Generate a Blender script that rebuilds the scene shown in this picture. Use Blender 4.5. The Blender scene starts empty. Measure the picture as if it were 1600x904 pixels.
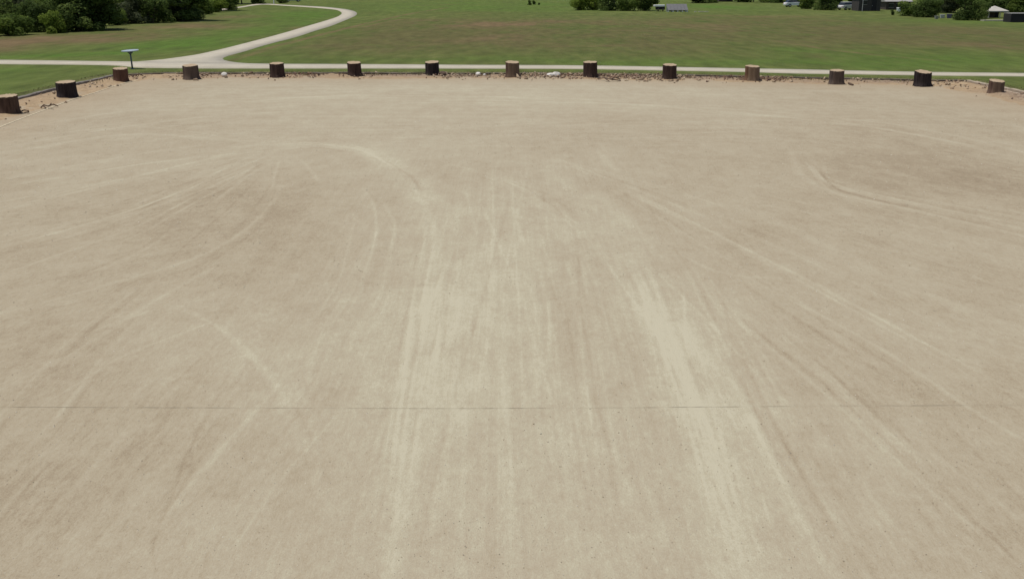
import bpy, bmesh, math, random
import numpy as np
from mathutils import Vector, Matrix

S = bpy.context.scene
C = S.collection
R = math.radians
rng = np.random.default_rng(7)
random.seed(7)

# ------------------------------------------------------------------ camera
CAM_H, PITCH, FPX = 6.0, R(17.4), 1550.0
cam_d = bpy.data.cameras.new('camera')
cam_d.sensor_width = 36.0
cam_d.lens = 36.0 * FPX / 1600.0
cam_d.clip_start, cam_d.clip_end = 0.1, 6000
cam = bpy.data.objects.new('camera', cam_d)
cam.location = (0, 0, CAM_H)
cam.rotation_euler = (R(90) - PITCH, 0, 0)
C.objects.link(cam)
S.camera = cam

# ------------------------------------------------------------------ sky and sun
to_sun = Vector((-0.275, 0.0, 0.962)).normalized()
w = bpy.data.worlds.new('World'); S.world = w; w.use_nodes = True
nt = w.node_tree; nt.nodes.clear()
sky = nt.nodes.new('ShaderNodeTexSky'); sky.sky_type = 'NISHITA'; sky.sun_disc = False
sky.sun_elevation = math.asin(to_sun.z)
sky.sun_rotation = math.atan2(to_sun.x, to_sun.y)
sky.dust_density = 1.5
bg = nt.nodes.new('ShaderNodeBackground'); bg.inputs[1].default_value = 0.085
wo = nt.nodes.new('ShaderNodeOutputWorld')
nt.links.new(sky.outputs[0], bg.inputs[0]); nt.links.new(bg.outputs[0], wo.inputs[0])
sun_d = bpy.data.lights.new('sun', 'SUN'); sun_d.energy = 3.3; sun_d.angle = R(0.53); sun_d.color = (1, 0.955, 0.88)
sun = bpy.data.objects.new('sun', sun_d); sun.rotation_euler = to_sun.to_track_quat('Z', 'Y').to_euler()
sun.location = (0, 0, 60); C.objects.link(sun)
S.view_settings.view_transform = 'Standard'; S.view_settings.look = 'None'
S.view_settings.exposure = 0.0; S.view_settings.gamma = 1.0

# ------------------------------------------------------------------ helpers
def G(px, py, z=0.0):
    """ground point (height z) seen at a position of the survey photograph"""
    cx, cy = (px - 800) / FPX, (452 - py) / FPX
    d = Vector((cx, math.cos(PITCH) + cy * math.sin(PITCH), -math.sin(PITCH) + cy * math.cos(PITCH)))
    t = (z - CAM_H) / d.z
    return Vector((d.x * t, d.y * t, z))

def depth(p):
    return p.y * math.cos(PITCH) + (CAM_H - p.z) * math.sin(PITCH)

def top_z(p, py):
    """height above p that reaches photograph row py"""
    cy = (452 - py) / FPX
    dy = math.cos(PITCH) + cy * math.sin(PITCH); dz = -math.sin(PITCH) + cy * math.cos(PITCH)
    return CAM_H + dz * p.y / dy

def mat(name):
    m = bpy.data.materials.new(name); m.use_nodes = True
    return m, m.node_tree, m.node_tree.nodes['Principled BSDF']

class N:
    """tiny node graph writer"""
    def __init__(s, t): s.t = t
    def n(s, typ, **kw):
        nd = s.t.nodes.new(typ)
        for k, v in kw.items(): setattr(nd, k, v)
        return nd
    def set(s, sock, v):
        if isinstance(v, bpy.types.NodeSocket): s.t.links.new(v, sock)
        else: sock.default_value = v
    def math(s, op, a, b=0.0, clamp=False):
        nd = s.n('ShaderNodeMath', operation=op, use_clamp=clamp); s.set(nd.inputs[0], a); s.set(nd.inputs[1], b); return nd.outputs[0]
    def attr(s, name): return s.n('ShaderNodeAttribute', attribute_name=name).outputs['Fac']
    def co(s, kind='Object'): return s.n('ShaderNodeTexCoord').outputs[kind]
    def map(s, v, scale=(1, 1, 1), rot=(0, 0, 0), loc=(0, 0, 0)):
        nd = s.n('ShaderNodeMapping'); s.set(nd.inputs[0], v)
        nd.inputs['Scale'].default_value = scale; nd.inputs['Rotation'].default_value = rot; nd.inputs['Location'].default_value = loc
        return nd.outputs[0]
    def noise(s, v, scale, detail=3, rough=0.55):
        nd = s.n('ShaderNodeTexNoise'); s.set(nd.inputs['Vector'], v)
        nd.inputs['Scale'].default_value = scale; nd.inputs['Detail'].default_value = detail; nd.inputs['Roughness'].default_value = rough
        return nd.outputs['Fac']
    def ramp(s, f, stops):
        nd = s.n('ShaderNodeValToRGB'); s.set(nd.inputs[0], f); e = nd.color_ramp.elements
        while len(e) < len(stops): e.new(0.5)
        for k, (p, c) in enumerate(stops): e[k].position = p; e[k].color = (*c, 1)
        return nd.outputs[0]
    def mix(s, f, a, b, blend='MIX'):
        nd = s.n('ShaderNodeMix', data_type='RGBA', blend_type=blend)
        s.set(nd.inputs[0], f)
        for i, v in ((6, a), (7, b)): s.set(nd.inputs[i], (*v, 1) if isinstance(v, tuple) and len(v) == 3 else v)
        return nd.outputs[2]
    def bump(s, h, strength, dist, bsdf):
        nd = s.n('ShaderNodeBump'); s.set(nd.inputs['Height'], h); nd.inputs['Strength'].default_value = strength
        nd.inputs['Distance'].default_value = dist; s.t.links.new(nd.outputs[0], bsdf.inputs['Normal'])

def simple(name, col, rough=0.7, var=0.25, scale=6.0, metallic=0.0, stretch=(1, 1, 1), bump=0.0):
    m, t, b = mat(name); n = N(t)
    v = n.map(n.co(), stretch)
    f = n.noise(v, scale, 4)
    lo = tuple(c * (1 - var) for c in col); hi = tuple(min(1, c * (1 + var)) for c in col)
    t.links.new(n.ramp(f, [(0.3, lo), (0.7, hi)]), b.inputs['Base Color'])
    b.inputs['Roughness'].default_value = rough; b.inputs['Metallic'].default_value = metallic
    if bump: n.bump(f, bump, 0.02, b)
    return m

def mesh_np(name, V, F):
    V = np.asarray(V, dtype=np.float32); F = np.asarray(F, dtype=np.int32)
    me = bpy.data.meshes.new(name)
    me.vertices.add(len(V)); me.vertices.foreach_set('co', V.ravel())
    k = F.shape[1]
    me.loops.add(F.size); me.loops.foreach_set('vertex_index', F.ravel())
    me.polygons.add(len(F)); me.polygons.foreach_set('loop_start', np.arange(0, F.size, k, dtype=np.int32))
    me.update(calc_edges=True)
    return me

def add_attr(me, name, vals):
    a = me.attributes.new(name, 'FLOAT', 'POINT'); a.data.foreach_set('value', np.asarray(vals, dtype=np.float32).ravel())

def grid_faces(ny, nx):
    i = np.arange(ny * nx).reshape(ny, nx)
    return np.stack([i[:-1, :-1], i[:-1, 1:], i[1:, 1:], i[1:, :-1]], -1).reshape(-1, 4)

def link(name, me, m=None, parent=None, smooth=False):
    o = bpy.data.objects.new(name, me); C.objects.link(o)
    if m is not None and len(me.materials) == 0: me.materials.append(m)
    if smooth: me.polygons.foreach_set('use_smooth', np.ones(len(me.polygons), dtype=bool))
    if parent: o.parent = parent
    return o

def obj(name, bm, m, parent=None, smooth=False, bevel=0.0):
    if bevel:
        bmesh.ops.bevel(bm, geom=bm.edges[:], offset=bevel, segments=1, affect='EDGES', clamp_overlap=True)
    bmesh.ops.recalc_face_normals(bm, faces=bm.faces[:])
    me = bpy.data.meshes.new(name); bm.to_mesh(me); bm.free()
    return link(name, me, m, parent, smooth)

def tag(o, label=None, cat=None, group=None, kind=None):
    if label: o['label'] = label
    if cat: o['category'] = cat
    if group: o['group'] = group
    if kind: o['kind'] = kind
    return o

def thing(name, label, cat, loc=(0, 0, 0), rz=0.0, group=None):
    o = bpy.data.objects.new(name, None); o.empty_display_size = 0.2; C.objects.link(o)
    o.location = loc; o.rotation_euler = (0, 0, rz)
    return tag(o, label, cat, group)

def copy_tree(o, parent=None):
    c = o.copy(); C.objects.link(c)
    if parent: c.parent = parent
    for ch in list(o.children): copy_tree(ch, c)
    return c

def box(bm, c, s, rz=0.0, tilt=None):
    M = Matrix.Translation(c) @ Matrix.Rotation(rz, 4, 'Z')
    if tilt is not None: M = M @ tilt
    M = M @ Matrix.Diagonal((s[0], s[1], s[2], 1))
    return bmesh.ops.create_cube(bm, size=1.0, matrix=M)

def cyl(bm, a, b, r0, r1=None, seg=12):
    a, b = Vector(a), Vector(b); d = b - a
    q = d.to_track_quat('Z', 'Y').to_matrix().to_4x4()
    bmesh.ops.create_cone(bm, cap_ends=True, segments=seg, radius1=r0, radius2=r0 if r1 is None else r1, depth=d.length,
                          matrix=Matrix.Translation((a + b) / 2) @ q)

def prism(bm, prof, x0, x1, axis='x'):
    """extrude a profile (list of (u,z)) between x0 and x1"""
    f = (lambda x, u, z: (x, u, z)) if axis == 'x' else (lambda x, u, z: (u, x, z))
    A = [bm.verts.new(f(x0, u, z)) for u, z in prof]; B = [bm.verts.new(f(x1, u, z)) for u, z in prof]
    n = len(prof)
    bm.faces.new(A); bm.faces.new(B[::-1])
    for i in range(n): bm.faces.new((A[i], B[i], B[(i + 1) % n], A[(i + 1) % n]))

# value noise for terrain and stains
_L = rng.random((256, 256))
def vnoise(x, y):
    xi, yi = np.floor(x).astype(int), np.floor(y).astype(int)
    fx, fy = x - xi, y - yi
    fx = fx * fx * (3 - 2 * fx); fy = fy * fy * (3 - 2 * fy)
    g = lambda a, b: _L[a & 255, b & 255]
    return (g(xi, yi) * (1 - fx) + g(xi + 1, yi) * fx) * (1 - fy) + (g(xi, yi + 1) * (1 - fx) + g(xi + 1, yi + 1) * fx) * fy
def fbm(x, y, o=4):
    s, a, n = 0, 0.5, 0
    for k in range(o):
        s = s + a * vnoise(x * 2 ** k + 17.3 * k, y * 2 ** k + 9.1 * k); n += a; a *= 0.5
    return s / n

def smooth_line(P, n=6):
    """Catmull-Rom through 2-D points"""
    P = [np.array(p[:2], float) for p in P]
    Q = [2 * P[0] - P[1]] + P + [2 * P[-1] - P[-2]]
    out = []
    for i in range(1, len(Q) - 2):
        p0, p1, p2, p3 = Q[i - 1:i + 3]
        for t in np.linspace(0, 1, n, endpoint=False):
            out.append(0.5 * (2 * p1 + (p2 - p0) * t + (2 * p0 - 5 * p1 + 4 * p2 - p3) * t * t + (3 * p1 - p0 - 3 * p2 + p3) * t ** 3))
    out.append(P[-1])
    return np.array(out)

def line_dist(X, Y, L):
    """signed distance and arc length to polyline"""
    best = np.full(X.shape, 1e9); sd = np.zeros(X.shape); sl = np.zeros(X.shape); acc = 0.0
    for a, b in zip(L[:-1], L[1:]):
        d = b - a; ln = max(np.hypot(*d), 1e-6)
        t = np.clip(((X - a[0]) * d[0] + (Y - a[1]) * d[1]) / ln ** 2, 0, 1)
        ex, ey = X - a[0] - t * d[0], Y - a[1] - t * d[1]
        q = ex * ex + ey * ey; m = q < best
        best = np.where(m, q, best)
        sd = np.where(m, np.sign(d[0] * ey - d[1] * ex) * np.sqrt(q), sd)
        sl = np.where(m, acc + t * ln, sl); acc += ln
    return np.sqrt(best), sd, sl, acc

def inside(X, Y, P):
    r = np.zeros(X.shape, bool); n = len(P)
    for i in range(n):
        (x0, y0), (x1, y1) = P[i], P[(i + 1) % n]
        if y0 == y1: continue
        c = ((y0 > Y) != (y1 > Y)) & (X < (x1 - x0) * (Y - y0) / (y1 - y0) + x0)
        r ^= c
    return r

GZ = 0.12      # level of the lawn above the lot

# ------------------------------------------------------------------ outline of the lot (inner face of the timbers)
edge_px = [(-260, 224), (-100, 184), (31, 151.5), (110, 132), (178, 116.5), (245, 113.6), (400, 113), (560, 113.2), (700, 113.6), (900, 114),
           (1000, 115.2), (1160, 118), (1300, 121.3), (1430, 123.8), (1512, 125.3), (1600, 143.5), (1720, 168), (1900, 205)]
EDGE = np.array([G(x, y, 0.15)[:2] for x, y in edge_px])
lot_poly = [tuple(p) for p in EDGE] + [(80, 0), (80, -40), (-80, -40), (-80, 0)]

# ================================================================== GROUND (lawn)
def axis(lo, hi, step, far):
    mid = np.arange(lo, hi + step / 2, step); a, b = [lo], [hi]; s = step
    while a[-1] > -far: s *= 1.35; a.append(a[-1] - s)
    s = step
    while b[-1] < far: s *= 1.35; b.append(b[-1] + s)
    return np.concatenate([a[:0:-1], mid, b[1:]])
gx, gy = axis(-125, 125, 0.5, 3000), axis(44, 300, 0.55, 3000)
GX, GY = np.meshgrid(gx, gy)
ins = inside(GX, GY, lot_poly)
Zg = np.where(ins, -0.4, GZ + 0.010 * (fbm(GX * 0.15, GY * 0.15) - 0.5) * np.clip((GY - 85) / 20, 0, 1))
ground_me = mesh_np('ground', np.stack([GX, GY, Zg], -1).reshape(-1, 3), grid_faces(len(gy), len(gx)))

def blob(X, Y, px, py, rx, ry, z=GZ):
    c = G(px, py, z); a = G(px, py - ry, z); b = G(px, py + ry, z)
    ex = rx * depth(c) / FPX; ey = abs(a.y - b.y) / 2
    return np.exp(-(((X - c.x) / ex) ** 2 + ((Y - c.y) / ey) ** 2))

wob = fbm(GX * 0.16, GY * 0.09) - 0.5
wx_, wy_ = GX + 12 * (fbm(GX * 0.07 + 5, GY * 0.05) - 0.5), GY + 22 * (fbm(GX * 0.07, GY * 0.05 + 9) - 0.5)
dry = np.zeros(GX.shape); lush = np.zeros(GX.shape); bare = np.zeros(GX.shape)
for b in [(700, 60, 260, 24, .62), (1000, 58, 300, 20, .55), (1300, 52, 260, 20, .55), (1530, 62, 160, 22, .65), (620, 50, 130, 20, .45), (820, 34, 190, 8, .6),
          (1180, 32, 200, 9, .6), (520, 75, 90, 12, .25), (1450, 48, 120, 12, .45), (620, 20, 60, 3, .3), (740, 21, 70, 3, .35)]:
    dry += b[4] * blob(wx_, wy_, *b[:4])
for b in [(140, 58, 130, 7, .9), (280, 40, 90, 6, .8), (20, 70, 60, 8, .8), (370, 26, 45, 5, .6), (300, 83, 30, 4, .35), (470, 40, 20, 8, .35)]:
    dry += b[4] * blob(wx_, wy_, *b[:4])
for b in [(300, 66, 160, 11, .9), (100, 84, 140, 6, .8), (450, 25, 80, 9, .9), (400, 45, 60, 14, .8), (60, 108, 110, 8, .55), (100, 128, 80, 14, .45),
          (900, 95, 500, 7, .6), (430, 90, 70, 8, .5), (1340, 88, 260, 10, .75), (1250, 80, 60, 5, .4), (800, 6, 320, 7, .45), (1120, 12, 70, 5, .55), (1450, 34, 160, 5, .5), (1010, 45, 80, 4, 1.0), (930, 42, 50, 3, .7), (1215, 81, 40, 4, .7), (770, 14, 200, 5, .3)]:
    lush += b[4] * blob(wx_, wy_, *b[:4])
for b in [(780, 36, 90, 6, .5), (810, 61, 55, 6, .45), (700, 64, 60, 4, .2), (960, 33, 70, 4, .25), (1080, 40, 70, 5, .25), (1200, 27, 80, 3, .3), (1500, 75, 80, 6, .2), (120, 60, 130, 6, .48), (290, 43, 90, 6, .45), (370, 27, 40, 4, .4), (20, 70, 60, 6, .45), (460, 45, 14, 8, .3), (800, 36, 50, 2.5, .5)]:
    bare += b[4] * blob(wx_, wy_, *b[:4])
# worn lines across the field
for pts, wd, st in [([(362, 95), (430, 73), (500, 55), (560, 40), (640, 22), (700, 12)], 0.24, .6), ([(560, 44), (640, 30), (800, 26), (1000, 27)], 0.4, .25),
                    ([(1180, 58), (1260, 72), (1340, 83), (1480, 96)], 0.3, .3), ([(870, 73), (960, 72)], 0.5, .35), ([(650, 9), (706, 7.5)], 0.8, .45),
                    ([(535, 2.5), (556, 1.5)], 1.0, .45), ([(350, 86.6), (430, 86.6)], 0.3, .5), ([(900, 46), (1100, 50), (1300, 44), (1500, 50)], 0.5, .2)]:
    L = smooth_line([G(x, y, GZ) for x, y in pts]); d, sd, sl, tot = line_dist(GX, GY, L)
    bare += st * np.exp(-(d / (wd * 1.4)) ** 2) * (0.5 + fbm(sl * 0.5, sd * 2))
# the strip left of the worn diagonal is greener
dg = G(362, 95, GZ), G(640, 22, GZ)
side = ((GX - dg[0].x) * (dg[1].y - dg[0].y) - (GY - dg[0].y) * (dg[1].x - dg[0].x)) / 150.0
dry *= np.where((GX > dg[0].x - 3), np.clip(0.35 + side * 0.8, 0.15, 1), 1.0)
add_attr(ground_me, 'dry', np.clip(dry + wob * 0.55, 0, 1)); add_attr(ground_me, 'lush', np.clip(lush + wob * 0.6, 0, 1)); add_attr(ground_me, 'bare', np.clip(bare * 1.5 * (1 + wob), 0, 1))

def grass_material(name, use_attr):
    m, t, b = mat(name); n = N(t); p = n.co()
    f1 = n.noise(n.map(p, (1, 0.28, 1)), 0.60, 8, 0.72); f2 = n.noise(p, 7.0, 3, 0.6); f3 = n.noise(n.map(p, (0.12, 0.06, 1), (0, 0, R(-6))), 1.0, 6, 0.65)
    base = n.ramp(n.math('ADD', n.math('MULTIPLY', f1, 0.6), n.math('MULTIPLY', f3, 0.4)), [(0.34, (0.074, 0.100, 0.025)), (0.5, (0.112, 0.136, 0.036)), (0.64, (0.158, 0.172, 0.054))])
    if use_attr:
        k = n.math('ADD', n.math('MULTIPLY', n.math('SUBTRACT', f1, 0.5), 3.2), n.math('MULTIPLY', n.math('SUBTRACT', f3, 0.5), 4.0))
        kd = n.math('MULTIPLY', n.math('ADD', k, 1.0), n.attr('dry'), True)
        kl = n.math('MULTIPLY', n.math('ADD', k, 1.0), n.attr('lush'), True)
        kb = n.math('MULTIPLY', n.math('ADD', k, 1.0), n.attr('bare'), True)
        base = n.mix(n.math('MULTIPLY', kl, 0.85), base, (0.082, 0.155, 0.022))
        base = n.mix(n.math('MULTIPLY', kd, 0.85), base, (0.120, 0.105, 0.042))
        base = n.mix(n.math('MULTIPLY', kb, 0.95), base, (0.172, 0.122, 0.062))
    if not use_attr: base = n.mix(0.5, base, n.ramp(f1, [(0.35, (0.10, 0.095, 0.038)), (0.65, (0.19, 0.165, 0.08))]))
    sp = n.math('ADD', 0.72, n.math('MULTIPLY', n.noise(p, 22.0, 2), 0.56))
    base = n.mix(1.0, base, n.math('MULTIPLY', sp, n.math('ADD', 0.45, n.math('MULTIPLY', n.noise(n.map(p, (0.9, 0.26, 1), (0, 0, R(-4))), 0.9, 5, 0.65), 1.1))), 'MULTIPLY')
    t.links.new(base, b.inputs['Base Color'])
    b.inputs['Roughness'].default_value = 0.95; b.inputs['Specular IOR Level'].default_value = 0.1
    n.bump(n.math('ADD', f2, n.noise(p, 20.0, 2)), 0.7, 0.10, b)
    return m
M_grass = grass_material('lawn', True); M_turf = grass_material('turf', False)
tag(link('ground', ground_me, M_grass, smooth=True), kind='structure')

# ================================================================== GRAVEL LOT
ys = [4.0]
while ys[-1] < 73: ys.append(ys[-1] + 0.045 + 0.0026 * max(0, ys[-1] - 8))
ys = np.array(ys); sx_ = np.linspace(-1, 1, 1300)
X = sx_[None, :] * (13 + 0.62 * ys[:, None]); Y = np.broadcast_to(ys[:, None], X.shape).copy(); xs = sx_
pale = 0.5 + 0.38 * (fbm(X * 0.13, Y * 0.09, 3) - 0.5) + 0.30 * (fbm(X * 0.8 + 40, Y * 0.5, 5) - 0.5)
# paler graded middle, browner flanks
pale += 0.13 * np.exp(-((X + 0.5) / (3 + Y * .18)) ** 2) - 0.05 * np.clip(np.abs(X) / 18, 0, 1)
for px, py, rx, ry, a in [(1400, 262, 150, 40, -.17), (1580, 300, 120, 60, -.12), (330, 300, 120, 40, -.12), (380, 345, 90, 40, -.08), (100, 760, 220, 140, -.14), (1560, 840, 200, 120, -.10), (60, 560, 160, 60, -.06),
                          (1150, 380, 120, 40, -.10), (500, 340, 90, 40, -.07), (880, 470, 60, 80, -.06), (1230, 570, 90, 50, -.07), (620, 240, 60, 20, .10), (740, 400, 120, 80, .08), (600, 560, 120, 100, .09),
                          (960, 360, 90, 40, .10), (1150, 175, 300, 20, .07), (300, 170, 250, 16, .06), (1020, 500, 70, 60, .09), (560, 700, 100, 80, .07), (250, 465, 40, 10, .10), (430, 225, 50, 16, .12), (945, 245, 30, 18, .1), (1060, 640, 60, 120, .06)]:
    pale += a * blob(X, Y, px, py, rx, ry, 0.0)
y0_, y1_ = G(800, 275).y, G(800, 185).y
wx = np.clip((Y - y0_) / (y1_ - y0_), 0, 1)          # cross sweeps take over toward the far side
wo_ = np.clip((X - 3) / 5, 0, 1) * np.clip((Y - 11) / 5, 0, 1) * (1 - wx)
wl_ = np.clip((-X - 4) / 4, 0, 1) * np.clip((Y - 12) / 6, 0, 1) * (1 - wx)

def track(pts, wpx, amp, lanes=1, gap=0.0, fade=True, ragged=0.6):
    global pale
    L = smooth_line([G(x, y, 0) for x, y in pts], 5)
    c = G(*pts[len(pts) // 2], 0); wd = wpx * depth(c) / FPX / 2
    mg = 3 * wd + gap + 0.3
    m = (X > L[:, 0].min() - mg) & (X < L[:, 0].max() + mg) & (Y > L[:, 1].min() - mg) & (Y < L[:, 1].max() + mg)
    if not m.any(): return
    d, sd, sl, tot = line_dist(X[m], Y[m], L)
    sd = sd + 0.5 * wd * (vnoise(sl * 0.6, sl * 0 + amp * 50) - 0.5)
    prof = 0
    for k in range(lanes):
        o = (k - (lanes - 1) / 2) * gap
        prof = prof + np.exp(-np.abs((sd - o) / wd) ** 2.4)
    al = fbm(sl * 0.45 + 31, sd * 1.5, 3); cr = fbm(sd / max(wd * 0.3, 0.06), sl * 0.2, 3)
    v = (0.95 if wpx < 9 else 1.2) * amp * prof * np.clip(1 + ragged * 2.2 * (al - 0.5) + 1.6 * ragged * (cr - 0.5), 0, 2)
    if fade: v = v * np.clip(sl / (0.18 * tot), 0, 1) * np.clip((tot - sl) / (0.18 * tot), 0, 1)
    pale[m] += v

T = track
# broad pale sweeps of the grader
T([(975, 405), (1010, 470), (1062, 560), (1095, 650), (1120, 760), (1150, 940)], 92, .135, fade=False, ragged=.35)
T([(990, 430), (1030, 500), (1080, 600), (1120, 720), (1170, 930)], 14, .07, fade=False)
T([(1055, 470), (1110, 560), (1160, 640), (1220, 750), (1320, 930)], 30, .10, fade=False)
T([(1060, 395), (1100, 480), (1150, 570), (1190, 650)], 7, .13)
T([(1135, 500), (1180, 600), (1225, 690), (1300, 820)], 10, -.12)
T([(1190, 620), (1250, 720), (1330, 860), (1380, 940)], 12, .08)
T([(400, 240), (480, 226), (560, 234), (618, 258), (655, 300), (676, 345), (680, 400)], 50, .145)
T([(640, 280), (676, 345), (675, 430), (655, 540), (636, 660), (622, 800), (600, 940)], 20, .10, fade=False)
T([(690, 400), (676, 500), (655, 640), (640, 780), (625, 940)], 7, .11)
T([(700, 460), (690, 560), (680, 640)], 5, -.09)
T([(620, 640), (600, 760), (575, 940)], 24, -.06)
T([(790, 560), (795, 720), (797, 940)], 22, .09, fade=False)
T([(768, 240), (771, 340), (766, 440), (758, 560), (750, 660)], 4, .15)
T([(770, 640), (772, 760), (774, 940)], 5, -.07)
T([(735, 470), (728, 640), (720, 800), (712, 940)], 10, .07)
T([(880, 380), (900, 480), (915, 600), (935, 740), (950, 900)], 12, .08)
T([(905, 460), (930, 600), (960, 740), (990, 900)], 6, -.07)
T([(860, 560), (872, 700), (880, 860)], 8, -.06)
T([(238, 462), (300, 488), (368, 530), (420, 588), (450, 650), (475, 715), (488, 800)], 16, .065)
T([(430, 560), (472, 620), (492, 680), (500, 760)], 12, .09)
T([(420, 690), (395, 740), (370, 800)], 5, .10)
T([(437, 248), (430, 270), (424, 296)], 5, .22)
T([(466, 246), (482, 262), (500, 285)], 6, .18)
T([(560, 285), (580, 312), (588, 345), (582, 390), (570, 425), (558, 460)], 6, .20)
T([(555, 450), (520, 490), (495, 540), (480, 600)], 6, .10)
T([(932, 232), (948, 252), (968, 272)], 14, .14)
T([(780, 270), (830, 300), (870, 350), (890, 400)], 26, .10)
T([(900, 290), (950, 320), (1000, 360), (1020, 400)], 26, .09)
T([(720, 420), (690, 600), (650, 940)], 150, .07, fade=False); T([(1095, 620), (1140, 760), (1185, 940)], 110, .09, fade=False, ragged=.35); T([(830, 360), (850, 600), (870, 940)], 60, .06, fade=False); T([(800, 240), (900, 300), (990, 400)], 70, .07); T([(1000, 400), (1180, 700), (1300, 940)], 60, .05)
T([(0, 240), (200, 210), (400, 222)], 20, .10, fade=False); T([(760, 150), (1100, 172), (1400, 205), (1650, 262)], 18, .10, fade=False); T([(250, 172), (520, 150), (800, 152)], 12, .10)
# right hand tyre sweeps
T([(1250, 240), (1268, 275), (1320, 300), (1420, 322), (1520, 345), (1640, 372)], 16, .15, 2, 0.6, fade=False)
T([(1285, 250), (1300, 280), (1380, 300), (1480, 318), (1640, 350)], 7, .11, fade=False)
T([(1400, 318), (1480, 338), (1560, 356)], 5, -.14)
T([(1060, 395), (1110, 420), (1160, 432), (1225, 434)], 9, .14)
T([(1140, 420), (1230, 466), (1320, 512), (1420, 572), (1520, 640), (1650, 715)], 8, .16, fade=False)
T([(1160, 450), (1220, 505), (1290, 575), (1340, 640)], 9, .09)
T([(1190, 470), (1280, 520), (1400, 600)], 16, -.08)
T([(1200, 340), (1320, 400), (1450, 460), (1640, 530)], 30, .07, fade=False)
T([(1330, 660), (1345, 740), (1380, 800), (1470, 904)], 12, .09)
T([(1380, 720), (1460, 790), (1560, 870)], 14, -.08)
T([(1430, 690), (1500, 740), (1620, 830)], 9, .09)
T([(1190, 690), (1290, 800), (1380, 930)], 16, -.09)
# far cross sweeps
for k, pts in enumerate([[(200, 160), (500, 152), (800, 158), (1100, 168), (1400, 195), (1650, 250)], [(250, 200), (500, 204), (760, 200), (1000, 192), (1250, 188)], [(450, 216), (640, 205), (860, 192), (1060, 182)],
                         [(700, 150), (900, 155), (1100, 172), (1250, 185)], [(0, 232), (150, 205), (300, 185), (480, 172)], [(-40, 215), (150, 180), (330, 160), (560, 148)], [(1250, 180), (1400, 205), (1560, 235)],
                         [(820, 230), (940, 218), (1100, 214), (1300, 225), (1650, 290)], [(1100, 150), (1280, 162), (1450, 180), (1640, 205)], [(300, 142), (600, 138), (900, 140), (1200, 150)]]):
    T(pts, (9, 5, 5, 7, 10, 8, 8, 6, 8, 6)[k], 1.5 * (.10, .10, .09, .12, .10, .10, .10, .08, .10, .08)[k], fade=False)
    T([(x, y + 8) for x, y in pts], 4, -.07)
# left hand sweeps
for k, pts in enumerate([[(-40, 340), (120, 300), (270, 262), (420, 228)], [(-40, 290), (160, 250), (330, 225), (440, 215)], [(-40, 395), (140, 350), (280, 310), (400, 262)], [(-40, 260), (140, 232), (300, 212)],
                         [(-40, 500), (180, 442), (330, 392), (410, 335), (440, 290)], [(-40, 625), (120, 548), (200, 495), (262, 458), (330, 420)], [(-40, 470), (120, 430), (260, 390)]]):
    T(pts, (10, 8, 9, 5, 10, 12, 7)[k], (.11, .10, .10, .08, .12, .10, .08)[k], 1, 0, fade=False)
    T([(x, y + 14) for x, y in pts], 6, -.08)
for x0 in (-70, 10, 60, 130, 190, 260):
    T([(x0 - 60, 940), (x0 + 60, 810), (x0 + 170, 690), (x0 + 255, 590)], 8 + (x0 % 7), .06 * (1 if (x0 // 10) % 2 else -1), fade=False)
# hundreds of faint single tread lines in bundles
rl = np.random.default_rng(21); NC = len(sx_); NR = len(ys)
def tread_line(pts, wpx, amp):
    L = smooth_line([G(x, y, 0) for x, y in pts], 14)
    d = np.concatenate([[0], np.cumsum(np.hypot(*np.diff(L, axis=0).T))]); tot = d[-1]; u = np.arange(0, tot, 0.035)
    lx, ly = np.interp(u, d, L[:, 0]), np.interp(u, d, L[:, 1])
    k = (ly > ys[1]) & (ly < ys[-2]); lx, ly, u = lx[k], ly[k], u[k]
    if len(u) < 5: return
    ri = np.searchsorted(ys, ly); ci = np.round((lx / (13 + .62 * ly) + 1) / 2 * (NC - 1)).astype(int)
    k = (ci > 6) & (ci < NC - 7) & (ri > 4) & (ri < NR - 5); lx, ly, u, ri, ci = lx[k], ly[k], u[k], ri[k], ci[k]
    if len(u) < 5: return
    sp = 2 * (13 + .62 * ly) / NC; wd = np.maximum(wpx * (ly * .95 + 1.8) / FPX / 2, sp * .75)
    st_ = amp * np.clip(2.6 * (fbm(u * .35 + rl.random() * 90, u * 0, 3) - .3), 0, 1.3) * np.clip(u / (.12 * tot), 0, 1) * np.clip((tot - u) / (.12 * tot), 0, 1)
    R_, C_, V_ = [], [], []
    for dr in range(-3, 4):
        for dc in range(-4, 5):
            rr_, cc_ = ri + dr, ci + dc
            q_ = (X[rr_, cc_] - lx) ** 2 + (Y[rr_, cc_] - ly) ** 2
            R_.append(rr_); C_.append(cc_); V_.append(st_ * np.exp(-q_ / wd ** 2))
    flat = np.concatenate(R_) * NC + np.concatenate(C_); v = np.concatenate(V_)
    o_ = np.argsort(np.abs(v), kind='stable'); tmp_idx, tmp_v = flat[o_], v[o_]
    un, first = np.unique(tmp_idx[::-1], return_index=True)
    pale.ravel()[un] += tmp_v[::-1][first]
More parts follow.
